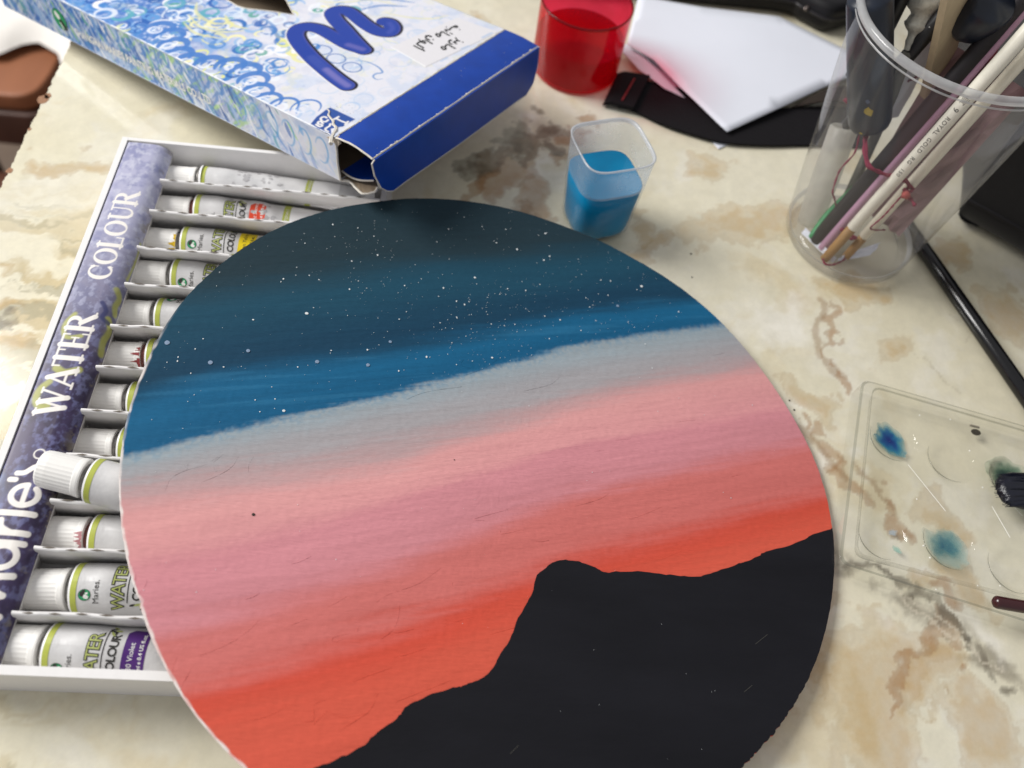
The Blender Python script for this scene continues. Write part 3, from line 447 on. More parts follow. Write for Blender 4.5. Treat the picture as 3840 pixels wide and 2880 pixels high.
    for h in D['scratch']:
        g = Geo(); cord(g, [(p[0],p[1],.27) for p in h], .07, 4, 0, 3); g.obj('scratch_mark', sg, root)
    for x, y, r in [(-78.5,-29,.5),(-18,-2.5,.22)]:
        gg = Geo(); M_ = Matrix.Translation((x,y,.1)); lathe(gg, [(r,0),(r*.8,r*.35),(.02,r*.5)], 8, 0, M_)
        gg.obj('dirt_speck', pm('dark_grit', '#3a342e', rough=.9), root)
    return root
build_disc()

# ------------------------------------------------------------------ tray with tubes
WHITE = pm('white_card', '#e9e7e6', rough=.62, spec=.3, var=.025, vs=300, bmp=.12, bs=1800)
SLIT = pm('slit_shadow', '#6d655c', rough=.95)
HT = 21.7
DIV = [188.4,171.9,153.4,136.3,117.9,100.5,83.4,67.2,51.4,36.3,17.1]
shift = lambda y: 1.0 + (y-17)*.0505 if y > 30 else .6
# glyphs for the spine: list of (polyline, half widths) in cap-height units
def arcp(cx_, cy_, rx, ry, a0, a1, n=22): return [(cx_+rx*math.cos(math.radians(a0+(a1-a0)*i/n)), cy_+ry*math.sin(math.radians(a0+(a1-a0)*i/n))) for i in range(n+1)]
def arcw(a0, a1, thick, thin, n=22): return [(thin+(thick*1.15-thin)*abs(math.cos(math.radians(a0+(a1-a0)*i/n)))**1.3)/2 for i in range(n+1)]
def sline(a, b, w): return ([a, b], [w/2, w/2])
TK, TN, SF = .21, .09, .075
GLY = {
 'W': ([sline((.13,.97),(.40,.03),TK), sline((.40,.03),(.60,.9),TN), sline((.56,.97),(.83,.03),TK), sline((.83,.03),(1.1,.97),TN), sline((0,.98),(.30,.98),SF), sline((.44,.98),(.72,.98),SF), sline((.98,.98),(1.2,.98),SF)], 1.22),
 'A': ([sline((.12,.02),(.46,.98),TN), sline((.44,.97),(.82,.03),TK), sline((.24,.33),(.68,.33),TN), sline((0,.02),(.26,.02),SF), sline((.62,.02),(.98,.02),SF)], .96),
 'T': ([sline((.40,.02),(.40,.97),TK), sline((.02,.96),(.78,.96),.08), sline((.03,.72),(.03,.97),.06), sline((.77,.72),(.77,.97),.06), sline((.22,.02),(.58,.02),SF)], .84),
 'E': ([sline((.17,.02),(.17,.97),TK), sline((.0,.96),(.68,.96),.08), sline((.17,.51),(.52,.51),.08), sline((.0,.03),(.72,.03),.08), sline((.67,.74),(.67,.97),.06), sline((.71,.02),(.71,.28),.06), sline((.52,.38),(.52,.64),.06)], .80),
 'R': ([sline((.17,.02),(.17,.97),TK), sline((.0,.97),(.42,.97),.07), (arcp(.40,.735,.27,.23,90,-90), arcw(90,-90,.17,.07)), sline((.17,.50),(.42,.50),.07), sline((.44,.50),(.80,.06),TK), sline((.0,.02),(.36,.02),SF), sline((.74,.03),(.98,.03),SF)], .92),
 'C': ([(arcp(.47,.5,.38,.46,48,312), arcw(48,312,.18,.07)), sline((.74,.64),(.74,.95),.05), sline((.74,.05),(.74,.24),.04)], .88),
 'O': ([(arcp(.48,.5,.38,.46,0,360,36), arcw(0,360,.18,.06,36))], 1.0),
 'L': ([sline((.17,.02),(.17,.97),TK), sline((.0,.97),(.36,.97),SF), sline((.0,.03),(.66,.03),.08), sline((.65,.02),(.65,.3),.06)], .74),
 'U': ([([(.20,.95),(.20,.36),(.24,.16),(.36,.05),(.52,.03),(.66,.09),(.75,.22),(.77,.36),(.77,.95)], [.085,.085,.085,.07,.05,.045,.04,.035,.035]), sline((.03,.97),(.38,.97),SF), sline((.62,.97),(.92,.97),SF)], .98)}
def build_tray():
    root = thing('paint_tray', 'open white cardboard tray of watercolour tubes with a purple lettered strip along its left side', 'box')
    g = Geo(); W_, L_, t = 108.5, 210.0, 2.3
    box_geo(g, 0, t, 0, L_, 0, HT); tag(g.obj('side_wall', WHITE, root))
    g = Geo(); box_geo(g, W_-t, W_, 0, L_, 0, HT); g.obj('side_wall', WHITE, root)
    g = Geo(); box_geo(g, t, W_-t, L_-1.6, L_, 0, HT-.05); g.obj('end_wall', WHITE, root)
    g = Geo(); box_geo(g, t, W_-t, 0, 2.6, 0, HT-.05); g.obj('end_wall', WHITE, root)
    g = Geo(); box_geo(g, t, W_-t, 2.6, L_-1.6, .2, 1.0); g.obj('tray_floor', WHITE, root)
    # spine strip: flat top, rounded right shoulder, white wall sloping under
    prof = [(2.6, HT-.6), (3.0,HT-.3)] + [(3.0+i*(9.5/12), HT-.25+.15*math.sin(i/12*math.pi)) for i in range(1,13)]
    a = np.linspace(0, math.pi/2, 14)[1:]; prof += [(12.5+6.6*math.sin(t_), HT-.25-5.0*(1-math.cos(t_))) for t_ in a]
    prof = np.array(prof); s = np.r_[0, np.cumsum(np.hypot(*np.diff(prof,axis=0).T))]; S = s[-1]
    ra = Ras(0, S, 2.8, 207.6, .24); X, Y = ra.X, ra.Y
    n1 = fbm(X/5+3, Y/5, 5, 5); n2 = fbm(X/1.8, Y/2.2, 8, 4); n3 = fbm(X/9, Y/14, 15, 3)
    dk = sst(185, 85, Y + 40*(n1-.5))[...,None]
    ra.C[:] = lin('#b3b3cc')*(1-dk)+lin('#453a5c')*dk
    bl = sst(.34,.74,n1)[...,None]; ra.C = ra.C*(1-bl*.75)+(lin('#7f82ab')*(1-dk)+lin('#2f2640')*dk)*bl*.75
    b2 = sst(.46,.78,n2)[...,None]; ra.C = ra.C*(1-b2*.5)+(lin('#d4d5e2')*(1-dk)+lin('#8084b4')*dk)*b2*.5
    b3 = (sst(.45,.75,n3)*sst(9,3,X)*sst(110,60,Y))[...,None]; ra.C = ra.C*(1-b3*.8)+lin('#7a93cf')*b3*.8
    b4 = (sst(.6,.72,fbm(X/4,Y/3,25,4))*sst(S-6,S-1,X))[...,None]; ra.C = ra.C*(1-b4*.6)+lin('#8b8372')*b4*.6
    for P, w in [([(15,134),(17,131),(16.5,127),(17.5,124)],2.2),([(15.6,121),(17.5,117),(16.5,112),(17.2,107)],2.4),([(4.5,121),(2.6,117),(3,113),(5,111),(9,112)],1.6),([(5,98.5),(8,97),(12,98.5)],2.6),([(4.4,93),(2.4,90),(2.2,86),(4,83.5),(6.5,84)],2.2),([(17.5,140),(18.5,150),(18,158)],1.2)]:
        ra.stroke(P, w, '#b4b658', .8, soft=.8)
    ra.stroke([(12,127),(14,124),(13.5,121),(16,119.5)], 1.6, '#3a3f6e', .8, soft=.6)
    def glyphs(word, v0, v1, ub, cap, col='#efeae4'):
        tot = sum(GLY[c][1] for c in word); k = (v1-v0)/tot; v = v0
        for c in word:
            for P, Wd in GLY[c][0]:
                P = np.array([(ub - p[1]*cap, v + p[0]*k) for p in P]); Wd = np.array(Wd)*(cap+k)*.5
                sl = ra.sl(P, 2.5); d = ra.dist(P, sl, Wd); ra.put(sl, np.clip(.5-d/.24,0,1), col)
            v += GLY[c][1]*k
    glyphs('WATER', 80.2, 121.6, 11.9, 8.8); glyphs('COLOUR', 137.0, 180.6, 11.7, 8.3)
    # rounded sans name lower down the strip
    def bar(P, w, sm=0): ra.stroke(P, w, '#efeae4', 1, sm=sm)
    U0 = 13.9; xh = 9.3
    Uc, vc, ru, rv = U0-xh/2+.1, 52.5, 3.8, 3.3
    bar([(Uc-ru*math.sin(math.radians(a_)), vc+rv*math.cos(math.radians(a_))) for a_ in range(0, 316, 9)], 1.75); bar([(Uc, vc-rv), (Uc, vc+rv+.2)], 1.5)
    bar([(U0-xh, 46.6),(U0, 46.6)], 1.9); bar([(U0-xh-2.6,46.6),(U0-xh-1.1,46.6)], 1.9)
    bar([(U0-xh, 40.4),(U0, 40.4)], 1.9); bar([(U0-xh+4,40.6),(U0-xh+1.4,42),(U0-xh+.7,44.2)], 1.8, 6)
    bar(arcp(U0-xh/2, 33.0, 3.8, 3.4, 0, 360, 30), 1.8); bar([(U0-xh+.4, 37.2),(U0, 37.2)], 1.9)
    bar([(U0,27.5),(U0-12.5,25.8)], 2.0); bar([(U0-12.5,25.8),(U0-1,21.6)], 1.9); bar([(U0-1,21.6),(U0-12.5,17.4)], 1.9); bar([(U0-12.5,17.4),(U0,15.6)], 2.0)
    bar([(3.6,57.4),(5.2,57.4)], 1.7); bar([(5.0,59.6),(7.2,60.0),(9.2,61.9),(11.4,62.8)], 1.7, 6); bar(arcp(9.4,66.6,1.6,1.6,0,360,20), .4)
    V = np.stack([np.interp(X, s, prof[:,0]), Y, np.interp(X, s, prof[:,1])], -1)
    grid('printed_strip', V, pm('strip_print', None, rough=.38, spec=.4, var=.03, vs=700, attr=True, bmp=.05), root, cols=ra.C)
    g = Geo(); e = prof[-1]
    wl = [(e[0], e[1]), (e[0]-5.0, .9), (e[0]-5.6, .9), (2.7,.9),(2.7,HT-1.2)] 
    V = [(x, 2.7, z) for x, z in [(e[0],e[1]),(e[0]-5.2,1.0)]]+[(x, 208.3, z) for x, z in [(e[0],e[1]),(e[0]-5.2,1.0)]]
    g.add(V, [(0,1,3,2)]); g.obj('strip_side', WHITE, root)
    V = [(x, 207.62, z) for x, z in prof]+[(e[0]-5.2,207.62,1),(2.7,207.62,1)]
    mk('strip_end', V, [tuple(range(len(V)))], WHITE, root)
    # dividers: folded card walls leaning a little
    for i, y in enumerate(DIV):
        sh = shift(y); x0, x1 = 19.7-.01*i, 106.0; th = 1.15; g = Geo(); rr = random.Random(i)
        n = 24; top = []; bot = []
        for k in range(n+1):
            x = x0+(x1-x0)*k/n; xb = max(x, x0) if k else x0-5.2
            dy = .22*math.sin(k*.9+i)+rr.uniform(-.12,.12); dz = rr.uniform(-.22,.12)
            top.append((x, y+dy, HT-.1+dz)); bot.append((xb, y+sh+dy*.2, 1.05))
        V = []; F = []
        for k in range(n+1):
            t_, b_ = top[k], bot[k]
            V += [(b_[0],b_[1]-.2,b_[2]), (t_[0],t_[1]-th/2,t_[2]-.35), (t_[0],t_[1]-th*.2,t_[2]), (t_[0],t_[1]+th*.3,t_[2]), (t_[0],t_[1]+th/2,t_[2]-.35), (b_[0],b_[1]+.2,b_[2])]
        for k in range(n):
            for q in range(5): F.append((k*6+q, (k+1)*6+q, (k+1)*6+q+1, k*6+q+1)[::-1])
        F.append((0,1,2,3,4,5)); F.append(tuple(n*6+q for q in (5,4,3,2,1,0)))
        g.add(V, [f_[::-1] for f_ in F], 0); dv = g.obj('divider', WHITE, root, smooth=False)
        g = Geo(); x = x0+2.2+rr.uniform(0,1)
        while x < 100:
            L = rr.uniform(3.6,4.6); k = (x-x0)/(x1-x0)*n; k0 = int(min(max(k,0),n-1)); yy = top[k0][1]; zz = max(top[k0][2],top[min(k0+1,n)][2])+.06
            g.add([(x,yy-.05,zz),(x+L*.5,yy-.36,zz),(x+L,yy-.05,zz),(x+L*.5,yy+.3,zz)], [(0,1,2,3)], 0); x += L+rr.uniform(2.6,3.8)
        g.obj('perforation', SLIT, dv)
    return root
build_tray()

CAP = pm('white_cap', '#f4f2ee', rough=.42, spec=.45, var=.02, vs=500)
TIN = pm('tube_metal', '#8d8a86', rough=.35, metal=.85, var=.35, vs=900)
TINR = pm('tube_metal_stained', '#7b4a42', rough=.5, metal=.3, var=.5, vs=1500)
BODY = pm('tube_lacquer', '#d3d2d2', rough=.33, spec=.5, var=.07, vs=200, bmp=.5, bs=130, bd=.0009)
BODYW = pm('tube_lacquer_white', '#efeeee', rough=.33, spec=.5, var=.03, vs=260)
LIME = pm('lime_band', '#b5bd52', rough=.4, var=.06, vs=900)
INK = pm('dark_ink', '#2c2a26', rough=.6); INKG = pm('leaf_ink', '#aeb76a', rough=.5, var=.1, vs=1500)
GREEN = pm('logo_green', '#1f9a60', rough=.45); WHT = pm('white_ink', '#eeeeea', rough=.5)
PATCH = {'yellow': pm('yellow_patch', '#efd417', rough=.35), 'red': pm('vermilion_patch', '#de4a2c', rough=.35), 'violet': pm('violet_patch', '#4d2273', rough=.3), 'blue': pm('blue_patch', '#86a9b8', rough=.4)}
GREY_SMOKE = pm('smoky_print', '#b3b1b2', rough=.38, var=.2, vs=330)
class Tube:
    """tube along +x; cap end at 0; local frame origin on the axis"""
    LB = 84.0
    def __init__(s, r=6.9, flat=1.0, seed=0): s.r = r; s.flat = flat; s.seed = seed
    def pt(s, x, ph, off=0.0):
        t = min(max((x-24)/(s.LB-24), 0), 1); k = t**1.25
        rz = s.r*s.flat*(1-k)+.45*k+off; ry = s.r*(1+.18*k)+off
        z = rz*math.cos(ph); y = ry*math.sin(ph)
        if x > 18:
            w = min((x-18)/10,1); d = .55*w*(vn(np.array(x*.16+s.seed*7.+.8*math.sin(ph)), np.array(3+1.1*math.cos(ph)), s.seed)-.5)*2
            z += d*math.cos(ph); y += d*math.sin(ph)*.5
        return (x, y, z - s.r*(1-s.flat)*(1-k) - (s.r-.45)*k*.55)
    def shell(s, g, x0, x1, p0, p1, off, nx, npp, m=0):
        V = [s.pt(x0+(x1-x0)*i/nx, p0+(p1-p0)*j/npp, off) for i in range(nx+1) for j in range(npp+1)]
        F = [(i*(npp+1)+j, (i+1)*(npp+1)+j, (i+1)*(npp+1)+j+1, i*(npp+1)+j+1)[::-1] for i in range(nx) for j in range(npp)]
        g.add(V, [f_[::-1] for f_ in F], m)
    def put(s, g, V2, F2, x0, p0, off, m=0, mx=.9):
        """lay flat triangles round the tube, cut fine enough to follow it"""
        out = fine(V2, F2, mx)
        n = 0; V = []; F = []
        for t in out: V += s.wrap(t, x0, p0, off); F.append((n,n+1,n+2)); n += 3
        g.add(V, F, m)
    def wrap(s, V2, x0, p0, off):
        return [s.pt(x0-v, p0+u/s.r, off) for u, v in V2]
def tube(label, x, y, z, roll=0., tiltz=0., tilty=0., r=6.9, flat=1., stain=False, lab=('full',None,None), seed=0, capr=5.6, capL=13.4, smoky=False, smear=None):
    root = thing('paint_tube', label, 'paint tube', (x*MM, y*MM, z*MM), (0, tilty, tiltz), 'watercolour tubes in the tray')
    T = Tube(r, flat, seed)
    g = Geo(); R0, R1 = capr*.94, capr
    Mx = Matrix(((0,0,1,0),(1,0,0,0),(0,1,0,0),(0,0,0,1)))
    nr = 60; rip = lambda i, zz: (1.0 if i % 2 else .985) if zz < capL-1.8 and zz > .6 else 1
    lathe(g, [(.05,0),(R0-1.0,0),(R0-.35,.18),(R0,.75),(R0+.2,3),(R1-.1,capL-2),(R1+.05,capL-1.7),(R1+.12,capL-.5),(R1,capL),(4.4,capL)], nr, 0, Mx, rip=rip)
    g.obj('cap', CAP, root, smooth=False)
    g = Geo(); lathe(g, [(4.3,capL-.3),(4.7,capL+.1),(4.9,capL+.5),(4.5,capL+.7),(4.9,capL+1.0),(5.1,capL+1.5),(r-.5,capL+2.3)], 32, 0, Mx)
    g.obj('neck', TINR if stain else TIN, root, smooth=True)
    xb = capL+2.1
    g = Geo(); T.shell(g, xb, T.LB, 0, 2*math.pi, 0, 46, 40); g.obj('body', BODY, root, smooth=True)
    g = Geo(); lathe(g, [(5.2,xb-.25),(r-.25,xb-.15),(r+.02,xb+.1),(r+.05,xb+.75)], 40, 0, Mx); g.obj('shoulder_rim', BODYW, root, smooth=True)
    g = Geo(); T.shell(g, xb+.6, xb+2.3, 0, 2*math.pi, .10, 2, 40); g.obj('lime_band', LIME, root, smooth=True)
    kind, patch, ptxt = lab
    if smear:
        gg = Geo(); rr = random.Random(seed+40)
        for q in range(9):
            ph = smear[1]+rr.uniform(-.55,.55); ln = rr.uniform(.6,3.4); w_ = rr.uniform(.04,.12)
            P = [(capL-ln, ph), (capL-.1, ph-w_), (capL-.1, ph+w_)]
            gg.add([(x_, (R1+.16)*math.sin(a_), (R1+.16)*math.cos(a_)) for x_, a_ in P], [(0,1,2)])
        for q in range(5):
            ph = smear[1]+rr.uniform(-.8,.8); w_ = rr.uniform(.1,.3)
            P = [(capL-.5, ph-w_), (capL+.15, ph-w_), (capL+.15, ph+w_), (capL-.5-rr.uniform(0,.5), ph+w_)]
            gg.add([(x_, (R1+.2+.01*q)*math.sin(a_), (R1+.2+.01*q)*math.cos(a_)) for x_, a_ in P], [(0,1,2,3)])
        gg.obj('paint_smear', pm('smear_'+str(seed), smear[0], rough=.5, var=.2, vs=900), root)
    if smoky:
        g = Geo(); rr = random.Random(seed)
        for q in range(26):
            xx = rr.uniform(xb+12, xb+33); pp = rr.uniform(-1.1,1.1); a = rr.uniform(.12,.4); ln = rr.uniform(1.2,3.6)
            P = [(a*r*.5*math.cos(t)*rr.uniform(.6,1.1), ln*.5*math.sin(t)*rr.uniform(.6,1.1)) for t in np.linspace(0,6.28,10)[:-1]]
            T.put(g, [(0,0)]+P, [(0,i+1,(i+1)%9+1) for i in range(9)], xx, pp, .05+.003*q)
        g.obj('printed_cloud', GREY_SMOKE, root, smooth=True)
    if kind != 'none':
        off = .09
        # round emblem: green disc, white head, dark mane
        lx, lp = xb+4.7, roll-.62
        def blob(P, o_, mat, nm='emblem'):
            gg = Geo(); cP = np.mean(P,0); T.put(gg, [tuple(cP)]+list(P), [(0,i+1,(i+1)%len(P)+1) for i in range(len(P))], lx, lp, o_); return gg.obj(nm, mat, root)
        em = blob([(1.75*math.cos(a), 1.75*math.sin(a)) for a in np.linspace(0,2*math.pi,25)[:-1]], off, INK)
        blob([(1.6*math.cos(a), 1.6*math.sin(a)) for a in np.linspace(0,2*math.pi,25)[:-1]], off+.02, GREEN)
        blob([(-1.2,-.9),(-.5,-1.2),(.1,-.6),(.2,.2),(-.5,.5),(-1.1,0)], off+.04, WHT); blob([(-.5,.4),(.2,.1),(1.4,-.3),(1.5,.5),(.7,1.3),(-.2,1.3)], off+.045, INK); blob([(.3,-1.0),(.9,-.9),(.6,-.1),(.2,-.3)], off+.05, WHT)
        def word(body, size, x0, p0, mat, bold=0., nm='lettering', o_=off, shear=0., sp=1.):
            V2, F2 = text2d(body, size, bold, 'LEFT', shear, sp); gg = Geo(); T.put(gg, V2, F2, x0, p0, o_); return gg.obj(nm, mat, root)
        if kind in ('full','name'): word('Maries.', 2.5, xb+8.6, roll-.98, INK, 0.0)
        if kind == 'full':
            # two-line title: dark outlined leaf-green capitals
            for mat, b_, o_ in ((INK,.055,off),(INKG,-.002,off+.03)):
                word('WATER', 4.9, xb+15.6, roll-1.22, mat, b_, 'title', o_, 0, .88)
            word('COLOUR', 3.2, xb+20.2, roll-.80, INK, .03, 'title', off, 0, .9)
            gg = Geo(); T.shell(gg, xb+16.5, xb+16.8, roll-.9, roll+1.0, off, 1, 10); gg.obj('rule_line', INK, root)
            gg = Geo(); rr = random.Random(3)
            for (sx, sp_) in ((xb+17.4, roll+1.05),(xb+19.6, roll-1.15)):
                for q in range(6):
                    a = rr.uniform(0,6.28); ux_, up_ = rr.uniform(-1.6,1.6), rr.uniform(-.22,.22)
                    P = [(1.0*math.cos(t_)*math.cos(a)-.38*math.sin(t_)*math.sin(a), 1.0*math.cos(t_)*math.sin(a)+.38*math.sin(t_)*math.cos(a)) for t_ in np.linspace(0,2*math.pi,9)[:-1]]
                    T.put(gg, P, [tuple(range(8))], sx+ux_, sp_+up_, off+.003*q, q % 2)
            gg.obj('leaf_ornament', [INK, INKG], root)
        if patch:
            px = xb+21.8; gg = Geo(); n = 10; w = 6.2
            V = []; 
            hw = 1.12
            P = [(-hw*r,0),(-hw*r,-w),(hw*r-1.6,-w),(hw*r-.5,-w+.5),(hw*r,-w+1.6),(hw*r,-1.6),(hw*r-.5,-.5),(hw*r-1.6,0)]
            m_ = 14; V = []; F = []
            for i in range(m_+1):
                u = -hw*r+2*hw*r*i/m_; e = max(0, (u-(hw*r-1.6))/1.6); ins = 1.6*(1-math.sqrt(max(0,1-e*e)))
                V += T.wrap([(u,-ins-(w-2*ins)*q/7) for q in range(8)], px, roll, off)
            F = [(8*i+q,8*i+q+1,8*i+q+9,8*i+q+8)[::-1] for i in range(m_) for q in range(7)]
            gg.add(V, [f_[::-1] for f_ in F], 0); gg.obj('colour_patch', PATCH[patch], root, smooth=True)
            ink = INK if patch == 'yellow' else WHT
            word(ptxt[0], 2.1, px+2.9, roll-ptxt[2], ink, 0., 'lettering', off+.05); word(ptxt[1], 1.5, px+5.3, roll-ptxt[2]-.02, ink, .02, 'lettering', off+.05)
        x2 = xb+34.6
        gg = Geo(); T.shell(gg, x2, x2+2.6, -2.2, 2.2, .09, 2, 24); gg.obj('lime_band', LIME, root, smooth=True)
        word('PAINTING MATERIALS', 1.7, x2+2.1, roll-1.25, WHT, .0, 'lettering', .14)
        gg = Geo(); T.shell(gg, x2+2.7, T.LB-2, -2.4, 2.4, .06, 14, 24); gg.obj('plain_end', BODYW, root, smooth=True)
    g = Geo(); a = T.pt(T.LB, math.pi/2); V = T.pt(T.LB, 0); 
    box_geo(g, T.LB-5, T.LB+1.2, -r*1.2, r*1.2, V[2]-.9, V[2]-.1+.5); g.obj('crimped_end', BODYW, root)
    return root, T, xb
yc = lambda a, b: (a+b)/2
t1, T1, xb1 = tube('flattened paint tube in the far end slot with a black bar by its crimp', 16.6, 200.6, 10.4, lab=('none',None,None), r=6.3, flat=.95, seed=1, capr=5.2, capL=12.8, smoky=True)
x2 = xb1+42.2; g = Geo(); T1.shell(g, x2, x2+2.4, -2.0, 2.0, .1, 2, 20); g.obj('lime_band', LIME, t1, smooth=True)
V2, F2 = text2d('SHANGHAI', 1.7); g = Geo(); T1.put(g, V2, F2, x2+2.0, -.3, .16); g.obj('lettering', WHT, t1)
g = Geo(); T1.shell(g, x2+2.4, x2+13.5, -2.2, 2.2, .08, 8, 20); g.obj('plain_end', BODYW, t1, smooth=True)
g = Geo(); T1.shell(g, x2+4.6, x2+11.2, -.75, -.35, .16, 4, 4); g.obj('black_bar', INK, t1, smooth=True)
tube('paint tube with an orange red name patch, second from the far end of the tray', 16.6, 185.6, 7.9, roll=-.75, lab=('full','red',('Burnt Sienna','12ml 0.4 US fl.oz.',.45)), seed=2, stain=True, smoky=True)
tube('paint tube with a lemon yellow name patch and yellow smear by its cap', 15.4, 168.0, 7.9, roll=-.05, lab=('full','yellow',('Lemon Yellow','12ml 0.4 US fl.oz.',1.0)), seed=3, smear=('#d9b414',-.75))
tube('paint tube just nearer than the lemon yellow one, its name patch hidden by the board', 15.6, 151.2, 7.9, roll=-.30, lab=('full','blue',('Blue','12ml',.4)), seed=4)
tube('paint tube fifth from the far end, emblem turned to the top', 14.2, 132.2, 7.9, roll=1.25, lab=('full','blue',('Blue','12ml',.4)), seed=5)
tube('paint tube with dark red stains round its neck beside the blue edge of the board', 15.4, 113.0, 7.9, roll=1.9, tiltz=.05, lab=('full','red',('Red','12ml',.4)), seed=6, stain=True, smear=('#93383a',-.4))
tube('paint tube with a dark metal neck, sixth counted from the near end', 13.9, 95.4, 7.9, roll=2.4, lab=('none',None,None), seed=7)
tube('paint tube partly under the lifted tube, its neck grey and bare', 15.4, 77.6, 7.9, roll=2.4, lab=('none',None,None), seed=8)
tube('paint tube lying askew on top of the others with its cap over the purple strip', 15.6, 60.6, 24.4, roll=2.6, tiltz=-.16, tilty=.10, r=7.0, lab=('none',None,None), seed=9, capr=6.1)
tube('paint tube with red brown paint round its neck, third from the near end', 15.6, 45.0, 8.6, capr=6.2, r=7.2, roll=2.5, lab=('name',None,None), seed=10, stain=True, smear=('#bd8488',-.7))
tube('paint tube with a full emblem and title showing, second from the near end', 15.2, 27.3, 9.2, capr=6.3, roll=.10, tiltz=.05, lab=('full','blue',('Blue','12ml',.4)), seed=11, r=7.8)
tube('paint tube with a violet name patch in the nearest slot of the tray', 13.4, 10.1, 10.0, roll=-.30, tiltz=-.02, lab=('full','violet',('430 Violet','12ml e 0.4 US fl.oz.',.6)), seed=12, r=7.6, capr=6.7)

# ------------------------------------------------------------------ printed sleeve
def build_sleeve():
    b = D['box']; W, H, S, dip = b[6]*1000, b[7]*1000, b[8]*1000, b[9]; L_ = 215.0
    root = thing('box_sleeve', 'blue and white swirl printed sleeve with a big letter M leaning on the tray', 'box', b[:3], b[3:6])
    R = np.array(Euler(b[3:6]).to_matrix()); pos = np.array(b[:3])*1000
    def lift(V):
        Wd = V @ R.T + pos; dz = np.maximum(.7-Wd[...,2], 0); V = V.copy(); V[...,2] += dz; return V
    PR = pm('gloss_print', None, rough=.30, spec=.45, var=.02, vs=500, attr=True, bmp=.05, bs=300)
    KR = pm('kraft_inside', '#8a7a66', rough=.9, var=.12, vs=300); KRD = pm('board_cut_edge', '#d9d3c8', rough=.85, var=.15, vs=1500, bmp=.3)
    win = np.vstack([np.array(D['window'])[1:7], [[71.5,112],[68,150],[52,168],[38,158],[34,138]]])
    rr = random.Random(21)
    def paint(ra, side):
        X, Y = ra.X, ra.Y
        yy = X if side else Y; xx = Y if side else X
        n1 = fbm(X/9, Y/9, 3, 5); n2 = fbm(X/3.2+9, Y/3.2, 9, 4)
        far = sst(30, 130, yy + (0 if side else -.75*xx) + 60*(n1-.5) + (22 if side else 6))
        ra.C[:] = lin('#dddde6')
        ra.put((slice(None),slice(None)), far*.95, '#2a6fc0'); ra.put((slice(None),slice(None)), sst(.5,.66,n1)*(.25+.5*far)*.8, '#7fb0e2')
        ra.put((slice(None),slice(None)), sst(.54,.68,n2)*(.2+.6*far)*.7*(1-.3*far), '#dbe5f3'); ra.put((slice(None),slice(None)), sst(.58,.7,fbm(X/6,Y/6,33,4))*(.15+.5*far)*.6, '#2b66b2')
        ra.put((slice(None),slice(None)), sst(.62,.74,fbm(X/7,Y/7,44,4))*(.2 if not side else .2), '#e3e0a0')
        if side:
            ra.put((slice(None),slice(None)), sst(.52,.62,fbm(X/2.0+Y*.5,Y/7,55,4))*.55*sst(20,70,X), '#e6eefa')
            ra.put((slice(None),slice(None)), sst(.54,.64,fbm(X/2.2+Y*.4,Y/9,66,4))*.6*sst(10,60,X), '#2f7ccc')
            ra.put((slice(None),slice(None)), sst(.60,.68,fbm(X/3+Y*.4,Y/7,88,4))*.7*sst(30,60,X)*sst(150,110,X), '#a8d86a')
    top = Ras(0, W, 0, L_, .36); paint(top, False)
    def curl(ra, x, y, r, col, w, al, turn=None, taper=True):
        a0 = rr.uniform(0,360); sp = turn or rr.uniform(200,400); ec = rr.uniform(.75,1.1); k = rr.uniform(-.25,.25)
        P = [(x+r*(1+k*i/10)*math.cos(math.radians(a0+sp*i/10)), y+r*ec*(1+k*i/10)*math.sin(math.radians(a0+sp*i/10))) for i in range(11)]
        ra.stroke(P, w, col, al, soft=.5, sm=3, taper=taper)
    blues = ['#2f6fb8','#3f82c8','#5b95d2','#86b3e0','#a9c6e8','#2a5fa8']; pale = ['#e6ebf4','#dfe8f2','#eeeef2','#d7e2ee']; yel = ['#e6e29a','#dcdf8e','#ebe6b4']; tea = ['#5aa6b8','#4fa090']
    for k in range(1050):
        x, y = rr.uniform(0, W), rr.uniform(2, L_); q = min(1, max(0, (y-.35*x-8)/95 + rr.gauss(0,.12)))
        if rr.random() > .25+.85*q: continue
        c = rr.random(); r = rr.uniform(1.6, 4.6)
        if q > .75: col = rr.choice(blues[:3]+['#2360b0'] if c < .45 else pale if c < .8 else yel if c < .88 else tea)
        elif q > .3: col = rr.choice(blues if c < .48 else pale if c < .76 else yel if c < .93 else tea)
        else: col = rr.choice(['#b9cfe6','#a7c4e2','#c9d4e6','#8fb4dc','#dfe0c0'])
        curl(top, x, y, r, col, rr.uniform(.9, 2.6)*(1 if q > .3 else .45), rr.uniform(.65,1.) if q > .3 else rr.uniform(.3,.6))
    # scalloped blue loops along the left fold
    for y in np.arange(22, 118, 7.4):
        x = 6.0 + 5*math.sin(y*.13) ; P = [(x+5.2*math.cos(t)*1.25, y+5.2*math.sin(t)) for t in np.linspace(-1.3, 2.5, 12)]
        top.stroke(P, 3.2*sst(10,60,np.array(y))+.7, '#4379c2', .95, soft=.5, sm=3, taper=True)
        top.stroke([(x-5,y),(x-1,y+3),(x+3,y+1)], 1.5, '#5b8fd0', .8, soft=.5, taper=True)
        curl(top, x-1, y+1, 2.6, '#e4e9f4', 1.4, .8)
    for P, w in [([(38,118),(31,110),(30,98),(36,92)],2.6),([(28,112),(24,100),(27,90),(34,84)],2.4),([(38,100),(34,92),(36,84)],3),([(22,108),(19,97),(23,86)],2.2),([(86,52),(90,40),(96,31),(104,27)],1.5),([(74,80),(82,70),(92,62),(96,50)],1.6),([(55,56),(50,50),(56,42)],1.2)]:
        top.stroke(P, w*.75, '#dfdc9c', .7, soft=.5, taper=True)
